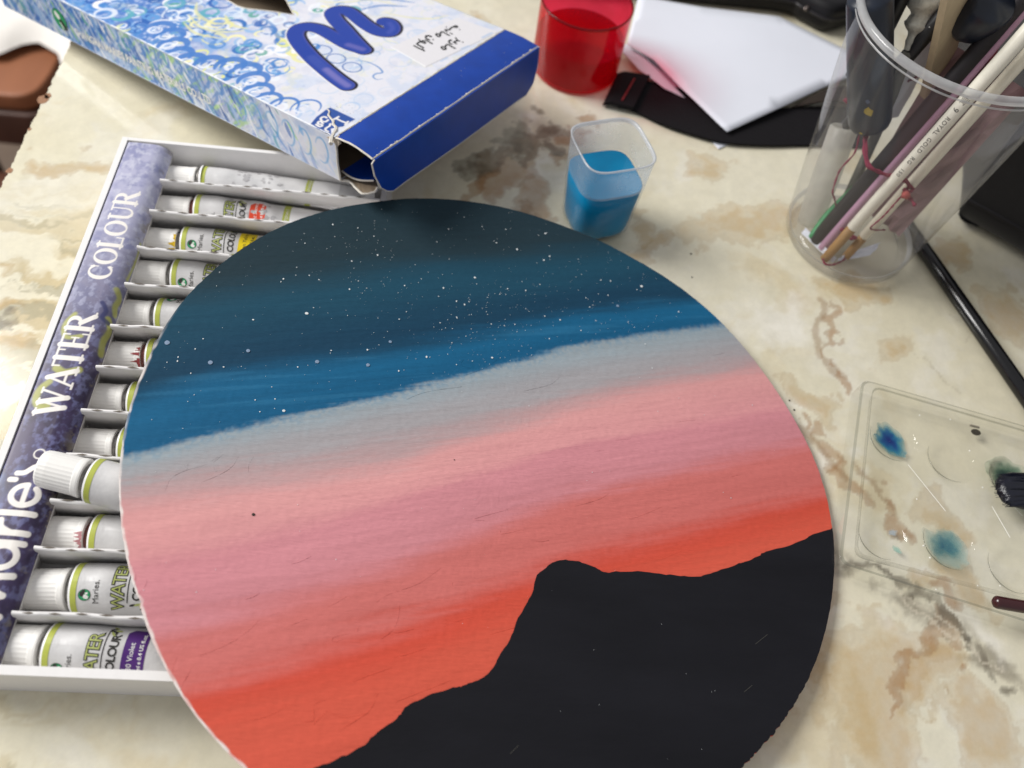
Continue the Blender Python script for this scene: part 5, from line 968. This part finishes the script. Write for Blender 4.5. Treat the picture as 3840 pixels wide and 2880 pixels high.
# ------------------------------------------------------------------ clear palette
def build_palette():
    O = np.array(D['pal_out']); I = np.array(D['pal_in']); c = O.mean(0)
    # complete the part outside the frame along the two long edges
    def ext(P, L_): 
        u = P[1]-P[0]; w = P[2]-P[3]; return np.array([P[0], P[0]+u/np.linalg.norm(u)*L_, P[3]+w/np.linalg.norm(w)*L_, P[3]])
    O = ext(O, 118.); I = ext(I, 110.)
    root = thing('clear_palette', 'clear plastic mixing palette with round wells holding dabs of blue paint', 'palette', (c[0]*MM, c[1]*MM, .0003))
    CL = clear_mat('clear_plastic', (.975,.975,.965), .05, .018, (.82,.82,.78), 1.45)
    CLE = clear_mat('clear_plastic_edge', (.70,.71,.68), .08, .10, (.60,.60,.56), 1.6)
    def rc(P, r, z, n=7):
        out = []; P = P[::-1] if np.cross(P[1]-P[0], P[2]-P[1]) < 0 else P
        for i in range(4):
            p = P[i]; a_ = P[i-1]-p; b_ = P[(i+1)%4]-p; a_ = a_/np.linalg.norm(a_); b_ = b_/np.linalg.norm(b_)
            for k in range(n+1):
                t = k/n; q = (1-t)**2*(p+a_*r)+2*t*(1-t)*p+t*t*(p+b_*r); out.append((q[0]-c[0], q[1]-c[1], z))
        return out
    def ins(P, d): m_ = P.mean(0); return P + (m_-P)/np.linalg.norm(m_-P,axis=1)[:,None]*d*1.35
    rings = [rc(O,4.2,1.0), rc(ins(O,.3),4.2,8.6), rc(ins(O,.7),4.2,9.0), rc(ins(O,1.2),4.0,8.9), rc(ins(I,-.5),4.0,8.4), rc(I,4.0,7.6), rc(ins(I,.5),4.0,3.6), rc(ins(I,1.2),4.0,3.2)]
    n = len(rings[0])
    def skin(rs, nm, mat, flat=False):
        V = [p for r_ in rs for p in r_]; F = [(j*n+i, j*n+(i+1)%n, (j+1)*n+(i+1)%n, (j+1)*n+i) for j in range(len(rs)-1) for i in range(n)]
        return mk(nm, V, F, mat, root, True)
    skin(rings[0:2], 'outer_wall', CL); skin(rings[1:4], 'rim_edge', CLE); skin(rings[3:5], 'rim_top', CL); skin(rings[4:6], 'inner_edge', CLE); skin(rings[5:8], 'inner_wall', CL)
    # pan with wells pressed down: filled between outline and well circles
    Wc = [(np.array(w)-c) for w in D['wells']]; rw = [9.6,9.6,9.6,9.2,9.8,9.6]
    ii = ins(I,1.2)-c; 
    us = np.linspace(0,1,130); vs_ = np.linspace(0,1,96); A = np.array([[ii[0]*(1-u)*(1-v)+ii[1]*u*(1-v)+ii[2]*u*v+ii[3]*(1-u)*v for v in vs_] for u in us])
    Z = np.full(A.shape[:2], 3.2)
    for w, r in zip(Wc, rw):
        d = np.hypot(A[...,0]-w[0], A[...,1]-w[1]); Z -= 2.5*np.sqrt(np.clip(1-(d/r)**2, 0, 1))**.75
    grid('pan', np.dstack([A, Z]), CL, root)
    for w, r in zip(Wc, rw):
        g = Geo(); cord(g, [(w[0]+r*math.cos(t), w[1]+r*math.sin(t), 3.28) for t in np.linspace(2.6, 4.8, 30)], .13, 5, 0, 0, rf=lambda q: .25+math.sin(math.pi*q)); g.obj('well_lip', CLE, root, smooth=True)
    def dab(w, rx, ry, ang, cols, seed, nm='paint_dab', al=None):
        m, nt, p, out = base_mat('blue_paint_dab'); tr = nt.nodes.new('ShaderNodeBsdfTransparent'); mx = nt.nodes.new('ShaderNodeMixShader'); at = nt.nodes.new('ShaderNodeVertexColor'); at.layer_name = 'Col'
        p.inputs['Roughness'].default_value = .18; nt.links.new(at.outputs['Color'], p.inputs['Base Color'])
        sep = nt.nodes.new('ShaderNodeVertexColor'); sep.layer_name = 'Wash'; nt.links.new(sep.outputs['Color'], mx.inputs[0]); nt.links.new(tr.outputs[0], mx.inputs[1]); nt.links.new(p.outputs[0], mx.inputs[2]); nt.links.new(mx.outputs[0], out.inputs['Surface'])
        T = np.linspace(0,2*math.pi,61)[:-1]; rs = np.linspace(.02,1,16); X = np.zeros((16,60)); Y = X.copy()
        wob = 1+.30*(vn(T*1.4+seed, T*0, seed)-.5)*2*np.sin(T/2)+.22*(vn(T*3.1+seed*3, T*0, seed+1)-.5)
        for i, r in enumerate(rs): X[i] = rx*r*wob*np.cos(T); Y[i] = ry*r*wob*np.sin(T)
        ca, sa = math.cos(ang), math.sin(ang); XX = w[0]+X*ca-Y*sa; YY = w[1]+X*sa+Y*ca
        Z = np.full(X.shape, 3.32)
        for w2, r in zip(Wc, rw):
            d = np.hypot(XX-w2[0], YY-w2[1]); Z -= 2.5*np.sqrt(np.clip(1-(d/r)**2, 0, 1))**.75
        o = grid(nm, np.stack([XX,YY,Z],-1), m, root, wrap_v=True, flip=False)
        nz = vn(XX*.6+seed, YY*.6, seed)-.5; q = np.clip(np.repeat(rs[:,None],60,1)+.35*nz, 0, 1)
        C = np.zeros(X.shape+(3,)); 
        for k in range(3): C[...,k] = np.interp(q, [0,.4,.62,1], [lin(c_)[k] for c_ in cols])
        colattr(o.data, C.reshape(-1,3)); a_ = o.data.color_attributes.new('Wash','FLOAT_COLOR','POINT')
        al_ = np.interp(q, [0,.45,.75,1], al or [1,.97,.75,.25]); cc = np.ones((al_.size,4),np.float32); cc[:,:3] = al_.reshape(-1,1); a_.data.foreach_set('color', cc.ravel())
    dab(Wc[0]+[-.6,.2], 8.2, 5.0, -.95, ['#04246a','#05487f','#0b6d8e','#4f9a9c'], 3)
    dab(Wc[4]+[.3,.2], 6.6, 5.8, -.5, ['#1d4f68','#2a5f74','#4f8488','#8fb0a8'], 5, al=[.95,.8,.45,.0])
    dab(Wc[4]+[-1.5,-1.5], 8.4, 7.2, -.5, ['#5f9aa0','#6ea4a6','#86b2b0','#9bbfba'], 15, al=[.35,.4,.4,.15])
    dab(Wc[2]+[0,1.5], 8.6, 7.6, -.2, ['#0d2a22','#1b4034','#3f6a52','#6f947a'], 7, al=[1,.9,.6,.2])
    dab(Wc[2]+[4,-11], 9, 5, -.5, ['#8fb5a0','#93b9a8','#9cc4ba','#a5c9c0'], 8, al=[.5,.4,.3,.0])
    dab(Wc[3]+[5.2,2.2], 1.8, 1.3, .2, ['#9fb0bb']*4, 9, al=[.7,.6,.4,.1]); dab(Wc[3]+[5.0,-4.6], 1.2, 2.0, .2, ['#7fb0a2']*4, 10, al=[.7,.6,.4,.1])
    # small dark oval with a grey bar near the long edge
    hp = np.array(D['pal_oval'])-c; g = Geo(); lathe(g, [(.05,.1),(1.6,.1),(1.85,0)], 20, 0, Matrix.Translation((hp[0],hp[1],3.3)) @ Matrix.Diagonal((1.1,.8,1,1))); g.obj('dark_oval', pm('oval_brown','#3a352b',rough=.7), root)
    g = Geo(); rod(g, (hp[0]-1.7,hp[1]+3.0,3.4), (hp[0]+2.0,hp[1]+2.2,3.4), .5, n=6); g.obj('grey_bar', pm('bar_grey','#8a8374',rough=.6), root)
    # white scratches, with window glints painted as raised white lines and dots
    g = Geo()
    for P in D['pal_scr']:
        P = np.array(P)-c; rod(g, (*P[0],3.36), (*P[1],3.36), .11, n=5)
    rr = random.Random(8)
    for p in D['pal_dot']:
        p = np.array(p)-c; lathe(g, [(.3,0),(.2,.2),(.02,.28)], 7, 0, Matrix.Translation((*p,3.3)))
    g.obj('scratches_and_glints', pm('scratch_glint_white','#f4f2ea',rough=.3,spec=.8), root)
    return c
build_palette()
# wet brush lying in the palette, and the pointed handle of another on its rim
b = np.array(D['brush']); a0 = np.array([345.6,82.0]); a1 = np.array([372.0,81.4])
root = thing('wet_flat_brush', 'flat brush with its dark wet bristles lying in the palette', 'paintbrush', (a0[0]*MM,a0[1]*MM,.010))
g = Geo(); V = []; n = 14
sec = [(-1,.6,.4,-1.5),(.2,5.2,2,-1.2),(2,7.0,3.0,-.7),(6,7.6,3.6,0),(12,7.4,3.7,.8),(18,6.6,3.4,1.6),(24,5.8,3.0,2.5)]
for x, wy, wz, z in sec:
    for k in range(n): t = 2*math.pi*k/n; V.append((x+.4*math.sin(3*t)*(x<2), wy*math.cos(t)*(1 if x>2 else .9)-.4, z+wz*math.sin(t)))
F = [(j*n+i, j*n+(i+1)%n, (j+1)*n+(i+1)%n, (j+1)*n+i)[::-1] for j in range(len(sec)-1) for i in range(n)]+[tuple(range(n)), tuple(reversed(range((len(sec)-1)*n, len(sec)*n)))]
V = [(x, y, z*.72) for x, y, z in V]
g.add(V, F); rr = random.Random(12)
for k in range(34):
    y_ = rr.uniform(-6.8, 6.4); z_ = rr.uniform(-.2, 2.4)*(1-(y_/8)**2); x_ = -1.2-rr.uniform(0, 2.6)*(1-(y_/9)**2)+abs(y_)*.28
    cord(g, [(16, y_*.82-.4, 2.6*.72+z_*.4), (6, y_-.4, z_+.6), (x_, y_*1.04-.4+rr.uniform(-.6,.6), -1.0+z_*.2)], .42, 5, 0, 4, rf=lambda q: 1.0-.8*q)
g.obj('bristles', pm('wet_dark_bristles','#0d0f1c',rough=.16,spec=.6,var=.5,vs=500,bmp=.7,bs=700,stretch=(.12,1,1),bd=.0006), root, smooth=True)
g = Geo(); rod(g, (23,-.4,2.6), (46,-.4,5), 5.2, 4.0, 18); g.obj('ferrule', pm('brush_ferrule','#b9b4ab',rough=.25,metal=.9), root, smooth=True)
g = Geo(); rod(g, (45,-.4,5), (150,-.4,16), 3.6, 2.4, 14); g.obj('handle', pm('brush_handle_black','#15131a',rough=.3), root, smooth=True)
t2 = np.array(D['tip2']); root = thing('pointed_brush', 'dark maroon pointed brush handle tip resting on the near rim of the palette', 'paintbrush', (t2[0][0]*MM, t2[0][1]*MM, .0118))
g = Geo(); cord(g, [(0,0,0),(3,-.5,.1),(8,-1.2,.3),(30,-4,1),(90,-11,3)], 2.2, 12, 0, 6, rf=lambda q: min(1, .04+q*7)); g.obj('handle', pm('maroon_lacquer','#3a1418',rough=.22,spec=.6), root, smooth=True)
# crumbs on the table
GL = ['dark crumb on bare table between the blue cup and the clear cup, farther one','dark crumb on bare table between the blue cup and the clear cup, nearer one','dark crumb close to the right rim of the board, farther one','dark crumb close to the right rim of the board, nearer one']
for (x,y,s_) in D['grit']:
    g = Geo(); rr = random.Random(int(x*10)); P = [(s_*rr.uniform(.5,1)*math.cos(t), s_*rr.uniform(.5,1)*math.sin(t), 0) for t in np.linspace(0,6.28,7)[:-1]]; prism(g, [(p[0],p[1],.05) for p in P], None, (0,0,s_*.5))
    o = g.obj('grit_crumb', pm('grit','#2e2a26',rough=.9), None); o.location = (x*MM,y*MM,0); tag(o, GL.pop(0), 'crumb', 'dark crumbs on the table')

# ------------------------------------------------------------------ clear cup of brushes
CX, CY, CR0, CH, CR1, TX, TY = 316.7, 211.0, 28.3, 108.6, 40.7, -3.7, 3.0
def build_cup():
    root = thing('clear_plastic_cup', 'tall clear plastic cup with a thick rolled rim, filled with brushes and scraps', 'cup', (CX*MM, CY*MM, .0002))
    CL = clear_mat('cup_clear', (.95,.95,.955), .05, .075, (.70,.69,.70), 1.42, 25)
    RM = clear_mat('cup_rim', (.86,.87,.88), .12, .68, (.80,.81,.82), 1.45, 60)
    def L_(prof, nm, mat, n=80):
        V = []; F = []
        for r, z in prof:
            k = z/CH
            for i in range(n): a = 2*math.pi*i/n; V.append((r*math.cos(a)+TX*k, r*math.sin(a)+TY*k, z))
        for j in range(len(prof)-1):
            for i in range(n): q = (i+1)%n; F.append((j*n+i, j*n+q, (j+1)*n+q, (j+1)*n+i))
        return mk(nm, V, F, mat, root, True)
    R = lambda z: CR0+(CR1-CR0)*z/CH
    L_([(R(0)-3.2,0),(R(0)-1.0,.5),(R(3)-.1,2.2),(R(6),5.0)]+[(R(z)-.0, z) for z in (10,20,35,50,65,80,92,CH-5.0)], 'wall', CL)
    L_([(.05,4.0),(R(0)-7,4.0),(R(0)-4.6,3.2),(R(0)-3.4,.6),(R(0)-3.2,0)], 'base', CL)
    L_([(R(4)-1.6,4.4),(R(4)-.6,5.2),(R(6)-.35,6.4)], 'base_ring', RM)
    L_([(R(CH-5),CH-5.0),(R(CH)-.1,CH-4.7),(R(CH)+.12,CH-4.3),(R(CH)-.25,CH-4.0)], 'lower_lip', RM)
    L_([(R(CH)-.4,CH-4.0),(R(CH)-.3,CH-2.9)], 'collar', CL)
    a = np.linspace(-2.2, 2.5, 12); L_([(R(CH)-.7+1.5*math.cos(t), CH-1.4+1.6*math.sin(t)) for t in a], 'rolled_rim', RM)
build_cup()
IT = D['cup_items']
def item(name, label, cat, a): return thing(name, label, cat, (a[0]*MM, a[1]*MM, a[2]*MM))
def seg(a, b, t): a = np.array(a); b = np.array(b); return tuple(a+(b-a)*t)
def L(a, o): return tuple(np.array(a)-np.array(o))
IVORY = pm('ivory_lacquer', '#e9e5d6', rough=.3, spec=.5, var=.05, vs=300); BARE = pm('bare_birch', '#9d7743', rough=.6, var=.2, vs=400, stretch=(1,1,.2))
def brush(name, label, ab, r0, r1, cuts, mats, ext=1.5):
    a, b = ab; root = item(name, label, 'paintbrush', a)
    ts = [0]+cuts+[ext]
    for k in range(len(ts)-1):
        g = Geo(); f0 = r0+(r1-r0)*ts[k]; f1 = r0+(r1-r0)*ts[k+1]
        rod(g, L(seg(a,b,ts[k]),a), L(seg(a,b,ts[k+1]),a), f0*(.84 if k == 0 and len(ts) > 2 else 1), f1*(.9 if k == 0 and len(ts) > 2 else 1), 20)
        g.obj('bare_tip' if k == 0 and len(ts) > 2 else 'handle', mats[k], root, smooth=True)
    return root
wa = brush('white_brush', 'ivory brush handle printed ROYAL GOLD RG 150 with a crown and the number 9', IT['white_a'], 2.35, 2.75, [.17], [BARE, IVORY], 1.42)
# printing on the handle: follows the visible (camera-side) face
def on_rod(V2, ab, t0, off, r, face):
    a, b = np.array(ab[0]), np.array(ab[1]); d = b-a; Ln = np.linalg.norm(d); d /= Ln
    f_ = np.array(face)-a; f_ -= d*(f_@d); f_ /= np.linalg.norm(f_); s = np.cross(d, f_)
    out = []
    for u, v in V2:
        ang = v/r; rt = 2.35+.40*(t0+u/Ln); p = d*(t0*Ln+u)+(f_*math.cos(ang)+s*math.sin(ang))*(rt+off); out.append(tuple(p))
    return out
ab = IT['white_a']; FACE = np.array([cx,cy,cz])*1000+np.array([-30,30,0])
def print_on(body, size, t0, flip=True):
    V2, F2 = text2d(body, size, .004, 'LEFT', 0, 1.15)
    # letters run down the handle towards its tip, feet towards the left
    P = np.array([(-p[0], (p[1]-size*.35)) for p in V2]); g = Geo()
    for t in fine(P, F2, .6): g.add(on_rod(t, ab, t0, .07, 2.52, FACE), [(0,1,2)])
    return g.obj('lettering', pm('grey_print','#3b3934',rough=.5), wa)
print_on('9', 3.0, .727); print_on('ROYAL', 2.25, .690); print_on('GOLD', 2.25, .603); print_on('RG', 2.25, .520); print_on('150', 2.15, .468)
g = Geo()
for k in range(5):
    v = -1.3+.65*k; P = [(0,v*.6),(2.2,v*1.05),(2.3,v*1.05+.22),(0,v*.6+.16)]; g.add(on_rod(P, ab, .748, .06, 2.55, FACE), [(0,1,2,3)])
g.add(on_rod([(0,-.9),(0,.95),(-.5,.9),(-.5,-.85)], ab, .748, .06, 2.55, FACE), [(0,1,2,3)]); g.add(on_rod([(2.6+.5*math.cos(t), .1+.5*math.sin(t)) for t in np.linspace(0,6.28,9)[:-1]], ab, .748, .06, 2.55, FACE), [tuple(range(8))])
g.obj('crown_mark', pm('grey_print','#3b3934',rough=.5), wa)
brush('white_brush', 'plain cream brush handle, right of the printed one', IT['white_b'], 2.15, 2.5, [.12], [BARE, pm('cream_lacquer','#e2dcc9',rough=.33,spec=.5,var=.05,vs=300)], 1.42)
pk = brush('pink_brush', 'dusty pink brush handle lying between the black stick and the printed ivory handle', IT['pink'], 2.1, 2.2, [], [pm('pink_lacquer','#bd93ac',rough=.4,var=.06,vs=300)], 1.30)
g = Geo(); a, b = IT['pink']; rod(g, L(seg(a,b,1.28),a), L(seg(a,b,1.5),a), 2.2, 1.2, 14); g.obj('orange_tip', pm('orange_tip','#b3702c',rough=.4), pk, smooth=True)
brush('black_stick', 'thick matt black stick, longest dark rod leaning to the right in the cup', IT['black'], 3.3, 3.4, [], [pm('matt_black','#1c171b',rough=.55,var=.2,vs=200)], 1.40)
# dark bottle-like marker
a, b = IT['marker']; a2 = seg(a,b,-.02); root = item('paint_bottle', 'dark navy paint bottle with a yellow paint smear leaning inside the cup', 'bottle', a)
M_, Ln = axisM((0,0,0), L(b,a)); NAVY = pm('dark_navy_plastic','#151d2b',rough=.35,spec=.5,var=.35,vs=120)
g = Geo(); lathe(g, [(.05,0),(6.2,.1),(7.6,.9),(8.2,2.6),(8.4,6),(8.3,Ln*.7),(8.0,Ln+6),(7.4,Ln+8),(.05,Ln+8.4)], 28, 0, M_); g.obj('bottle_body', NAVY, root, smooth=True)
def smear(pts, mat, nm='paint_smear'):
    f_ = Vector(np.array([cx,cy,cz])*1000-np.array(a)).normalized(); d = Vector(L(b,a)).normalized(); f_ = (f_-d*f_.dot(d)).normalized(); s = d.cross(f_)
    g = Geo(); V = []
    for u, v in pts: an = v/8.3; V.append(tuple(d*u+(f_*math.cos(an)+s*math.sin(an))*8.5))
    g.add(V, [tuple(range(len(V)))]); g.obj(nm, mat, root)
YP = pm('yellow_paint','#b09a2c',rough=.5,var=.2,vs=900)
smear([(12,-1.2),(13.2,-2.2),(14.6,-1.9),(15.6,-.4),(14.4,.2),(13.6,1.2),(12.2,.9),(11,.4)], YP); smear([(2.2,-3.2),(2.8,-4.2),(3.4,-3.6),(2.7,-2.6)], YP)
smear([(17,-1),(18.6,-1.6),(19.2,-.6),(17.6,.2)], pm('grey_blue_paint','#4d5a72',rough=.5))
# black brush with its ferrule
a, b = IT['bb']; root = item('black_brush', 'matt black brush handle with white paint on its ferrule, behind the rim of the cup', 'paintbrush', a)
g = Geo(); rod(g, L(seg(a,b,-.9),a), L(seg(a,b,.93),a), 2.9, 3.0, 18); g.obj('handle', pm('matt_black_handle','#19181b',rough=.45,var=.15,vs=300), root, smooth=True)
g = Geo(); rod(g, L(seg(a,b,.93),a), L(seg(a,b,1.6),a), 3.0, 3.4, 18); g.obj('ferrule', pm('painted_ferrule','#c9bdb6',rough=.45,var=.2,vs=500,bmp=.4), root, smooth=True)
g = Geo()
for t, s_ in ((.86,.9),(.74,.6),(.80,.5)): p = L(seg(a,b,t),a); lathe(g, [(s_,0),(s_*.8,.3),(.02,.4)], 7, 0, Matrix.Translation(Vector(p)+Vector((-1.8,-1.6,1.6))))
g.obj('white_paint_drop', WHT, root)
# roll of paper, green scrap
a, b = IT['roll']; root = item('paper_roll', 'thick roll of cream paper standing at the left inside the cup', 'paper', a)
M_, Ln = axisM((0,0,0), L(b,a)); g = Geo(); n = 30; V = []; F = []
prof = [(4.2,-1),(5.2,0),(5.6,3),(5.8,Ln*.5),(6.0,Ln),(5.2,Ln+.6),(4,Ln-2)]
lathe(g, prof, 28, 0, M_, rip=lambda i, z: 1+.03*math.sin(i*1.3+z*.2)); g.obj('roll_body', clear_mat('tracing_paper',(.80,.82,.80),.3,.55,(.82,.79,.72),1.3,60), root, smooth=True)
a, b = IT['green']; root = item('green_scrap', 'green painted strip tucked beside the black stick in the cup', 'scrap', a)
g = Geo(); cord(g, [(-.2,-2.2,-.6),(1.5,-1.2,1),L(seg(a,b,.5),a),L(b,a),L(seg(a,b,1.3),a)], 1.9, 8, 0, 5, rf=lambda q: (.35+.65*min(1,q*4))*(1-.4*q)); g.obj('strip', pm('green_paint','#2f8a52',rough=.5,var=.3,vs=400), root, smooth=True)
# wooden stirrer with caked white paint, navy cap
a, b = IT['wood']; root = item('wooden_stick', 'flat pale wooden stick standing at the back of the cup', 'stick', a)
d = Vector(L(b,a)).normalized(); s = Vector((.8,.6,0)); s = (s-d*s.dot(d)).normalized(); nrm = d.cross(s)
g = Geo(); V = []
for k, t in enumerate((-2, Vector(L(b,a)).length+14)): 
    for u, v in ((-7,-1.4),(7,-1.4),(7,1.4),(-7,1.4)): V.append(tuple(d*t+s*(u)*(1 if k else .9)+nrm*v))
g.add(V, [(0,1,5,4),(1,2,6,5),(2,3,7,6),(3,0,4,7),(3,2,1,0),(4,5,6,7)]); g.obj('stick', pm('pale_wood','#bba98a',rough=.7,var=.1,vs=300,stretch=(1,1,.15)), root)
a, b = IT['gunk']; root = item('caked_brush', 'brush head caked in dried white and grey paint at the top of the cup', 'paintbrush', a)
g = Geo(); rr = random.Random(2); cord(g, [(-.5,-3,-6),(0,0,0),(0,3,7),(-1,7,15),(-1,12,24)], 4.6, 12, 0, 7, rf=lambda q: (.25+.95*min(1,q*2.2))*(1+.22*math.sin(q*23)+rr.uniform(-.12,.12))); g.obj('caked_bristles', pm('caked_paint','#c3c2b8',rough=.85,var=.3,vs=250,bmp=.9,bs=350,bd=.001), root, smooth=True)
g = Geo(); cord(g, [(-.5,-3,-6),(1,-10,-30),(3,-16,-70)], 2.0, 8, 0, 4); g.obj('handle', pm('stained_handle','#6b6a62',rough=.7,var=.3), root, smooth=True)
a, b = IT['navy']; root = item('navy_cap', 'round dark navy cap among the brushes at the top right of the cup', 'cap', a)
g = Geo(); M_ = Matrix.Translation((3,3,0)) @ Matrix.Rotation(.5,4,'X'); lathe(g, [(.05,-9),(5.5,-8),(8.0,-4),(8.6,2),(8.4,9),(7,11),(.05,11.5)], 26, 0, M_); g.obj('cap_shell', NAVY, root, smooth=True)
# dark brush heads standing near the left of the rim
for k, (p, q, r_, lb) in enumerate([((291,231,70),(286.5,238.5,128),3.4,'black brush handle nearest the left of the cup rim, a thin wire beside it'),((297.5,236,66),(296.5,242,130),3.6,'broad dark brush handle between the bottle and the caked brush')]):
    root = item('dark_brush', lb, 'paintbrush', p); g = Geo(); rod(g, (0,0,0), L(q,p), r_*.9, r_, 16); g.obj('handle', pm('dark_handle','#16161a',rough=.4,var=.25,vs=200), root, smooth=True)
# crumpled sheets inside
def crumple(name, label, quad, amp, seed, mat, n=9, cat='paper'):
    Q = np.array(quad, float); o = Q.mean(0); root_o = None; g = Geo(); rr = np.random.RandomState(seed); V = []
    nr = np.cross(Q[1]-Q[0], Q[3]-Q[0]); nr /= np.linalg.norm(nr)
    for i in range(n):
        for j in range(n):
            u, v = i/(n-1), j/(n-1); p = Q[0]*(1-u)*(1-v)+Q[1]*u*(1-v)+Q[2]*u*v+Q[3]*(1-u)*v
            V.append(tuple(p-o+nr*amp*(rr.rand()-.5)*2))
    N = len(V); F = [(i*n+j,(i+1)*n+j,(i+1)*n+j+1,i*n+j+1) for i in range(n-1) for j in range(n-1)]
    g.add(V, F); ob = g.obj(name, mat, None, smooth=False); ob.location = tuple(o*MM); tag(ob, label, cat); return ob
crumple('paper_scrap', 'white folded paper with a printed grey corner mark standing behind the navy bottle', [(306,228,50),(322,236,50),(323,240,92),(305,232,92)], .5, 3, PAPER)
crumple('paper_scrap', 'small crumpled white paper scrap on the floor of the cup', [(305,190.5,6.2),(323,196,6.2),(327,201,10),(309,193.5,8)], .7, 5, PAPER, 6)
crumple('paper_scrap', 'white strip of paper curving round the bottom left of the cup', [(292.5,206,6),(304,189.5,6),(304.4,190.2,9),(293.2,206.6,9)], .35, 6, PAPER, 7)
crumple('tint_sheet', 'mauve brown rag standing in for the wall reflection at the right of the cup', [(318,224,10),(337,206,10),(346,208,88),(322,233,88)], 1.6, 8, pm('mauve_reflection','#8f7476',rough=.9,var=.25,vs=90), 12, 'backing')  # added sheet, coloured as the brownish mauve reflection in the cup wall
crumple('tint_sheet', 'dull red rag added at the back right of the cup for a wine tint', [(330,216,60),(338,236,60),(340,240,104),(334,222,104)], 2.0, 9, pm('wine_red_tint','#7a2a33',rough=.9,var=.3,vs=90), 10, 'backing')  # added sheet, its colour imitates the wine-red reflection at this side
# crimson threads tied round the handles
TH = pm('crimson_thread', '#7e1f3c', rough=.85, var=.3, vs=1500, bmp=.6, bs=2500)
o = IT['thread1'][0]; root = item('crimson_thread', 'tangled crimson thread knotted round the handles inside the cup', 'thread', o)
for nm, r_ in (('thread1',.85),('thread2',.45),('thread3',.5),('thread4',.40),('thread5',.75),('thread6',.8),('thread7',.5)):
    g = Geo(); cord(g, [L(p,o) for p in IT[nm]], r_, 6, 0, 6, rf=lambda q: .85+.25*math.sin(q*60)); g.obj('strand', TH, root, smooth=True)
    if nm in ('thread1','thread6'):
        g = Geo(); cord(g, [tuple(np.array(L(p,o))+[.7,-.5,.3]) for p in IT[nm]], r_*.8, 6, 0, 6, rf=lambda q: .8+.3*math.sin(q*45+1)); g.obj('strand', TH, root, smooth=True)
k = IT['thread5'][0]; g = Geo(); M_ = Matrix.Translation(Vector(L((317.2,193.6,45.5),o))); lathe(g, [(.05,-1.6),(1.5,-1),(1.9,.2),(1.2,1.4),(.05,1.8)], 10, 0, M_, rip=lambda i,z: 1+.25*math.sin(i*2.4)); g.obj('knot', pm('knot','#a8504c',rough=.85,var=.2,vs=900,bmp=.6), root, smooth=True)
# ------------------------------------------------------------------ chair and cloth beyond the table's left edge
s0 = np.array(D['seat']); c = np.array([-300., 640., -300.])
root = thing('wooden_stool', 'brown wooden stool seat with a rounded corner below the left edge of the table', 'stool', tuple(c*MM))
P = [(-700,780),(-700,430)]
rim = [tuple(p[:2]) for p in s0]
out = [rim[7], rim[6], rim[5], rim[4], rim[3]]
seatP = catmull([(-420,594),(-330,591.2),(-303.7,590.9),(-289,591.6),(-279.5,596),(-272.5,606),(-269,625),(-268,646),(-266,700),(-262,760)], 6)
poly = [tuple(p) for p in seatP]+[(-300,790),(-420,790)]
g = Geo(); rounded_slab(g, [(p[0]-c[0],p[1]-c[1]) for p in poly], -18, 0, 3, rows=4); g.obj('seat', pm('brown_seat','#8f5a3c',rough=.45,spec=.4,var=.15,vs=30,stretch=(1,.2,1)), root, smooth=True)
g = Geo(); rounded_slab(g, [(p[0]-c[0]-(-6 if k < 40 else 0),p[1]-c[1]-5) for k, p in enumerate(poly)], -60, -19, 3, rows=3); g.obj('apron', pm('dark_apron','#4a2c20',rough=.5,var=.2,vs=20,stretch=(1,1,.2)), root, smooth=True)
g = Geo()
for (x, y) in ((-100,10),(-100,130),(18,10),(18,130)): rod(g, (x,y,-60), (x*1.05,y,-398), 15, 12, 14)
g.obj('legs', pm('dark_leg','#3d241a',rough=.5,var=.2,vs=20), root, smooth=True)
g = Geo(); rounded_slab(g, [(-420,330),(-120,330),(-120,585),(-420,585)], -420, -395, 6); 
ob = g.obj('brown_bench', pm('bench_brown','#5f3a2a',rough=.5,spec=.4,var=.3,vs=14,stretch=(1,.15,1)), None, smooth=True); tag(ob, 'dark brown bench top low down beside the table edge', 'bench')
n = 40; A = np.zeros((n,n,3))
for i in range(n):
    for j in range(n):
        u, v = i/(n-1), j/(n-1); x = -480+290*u; y0 = np.interp(x, [-480,-318,-301,-288,-262,-250,-228,-190], [640,636,655,662,646,615,581,560]); y = y0 + v*(820-y0)
        A[i,j] = (x, y, -286+8*math.sin(u*9+v*3)*v+5*math.sin(v*11)-5*(1-v)**6+16*v)
A2 = A.copy(); A2[...,2] -= 1.2
ob = grid('white_cloth', A, pm('white_fabric','#e4e0da',rough=.9,var=.05,vs=40,bmp=.4,bs=600), None); tag(ob, 'white cloth draped on the stool under the far end of the sleeve', 'cloth')
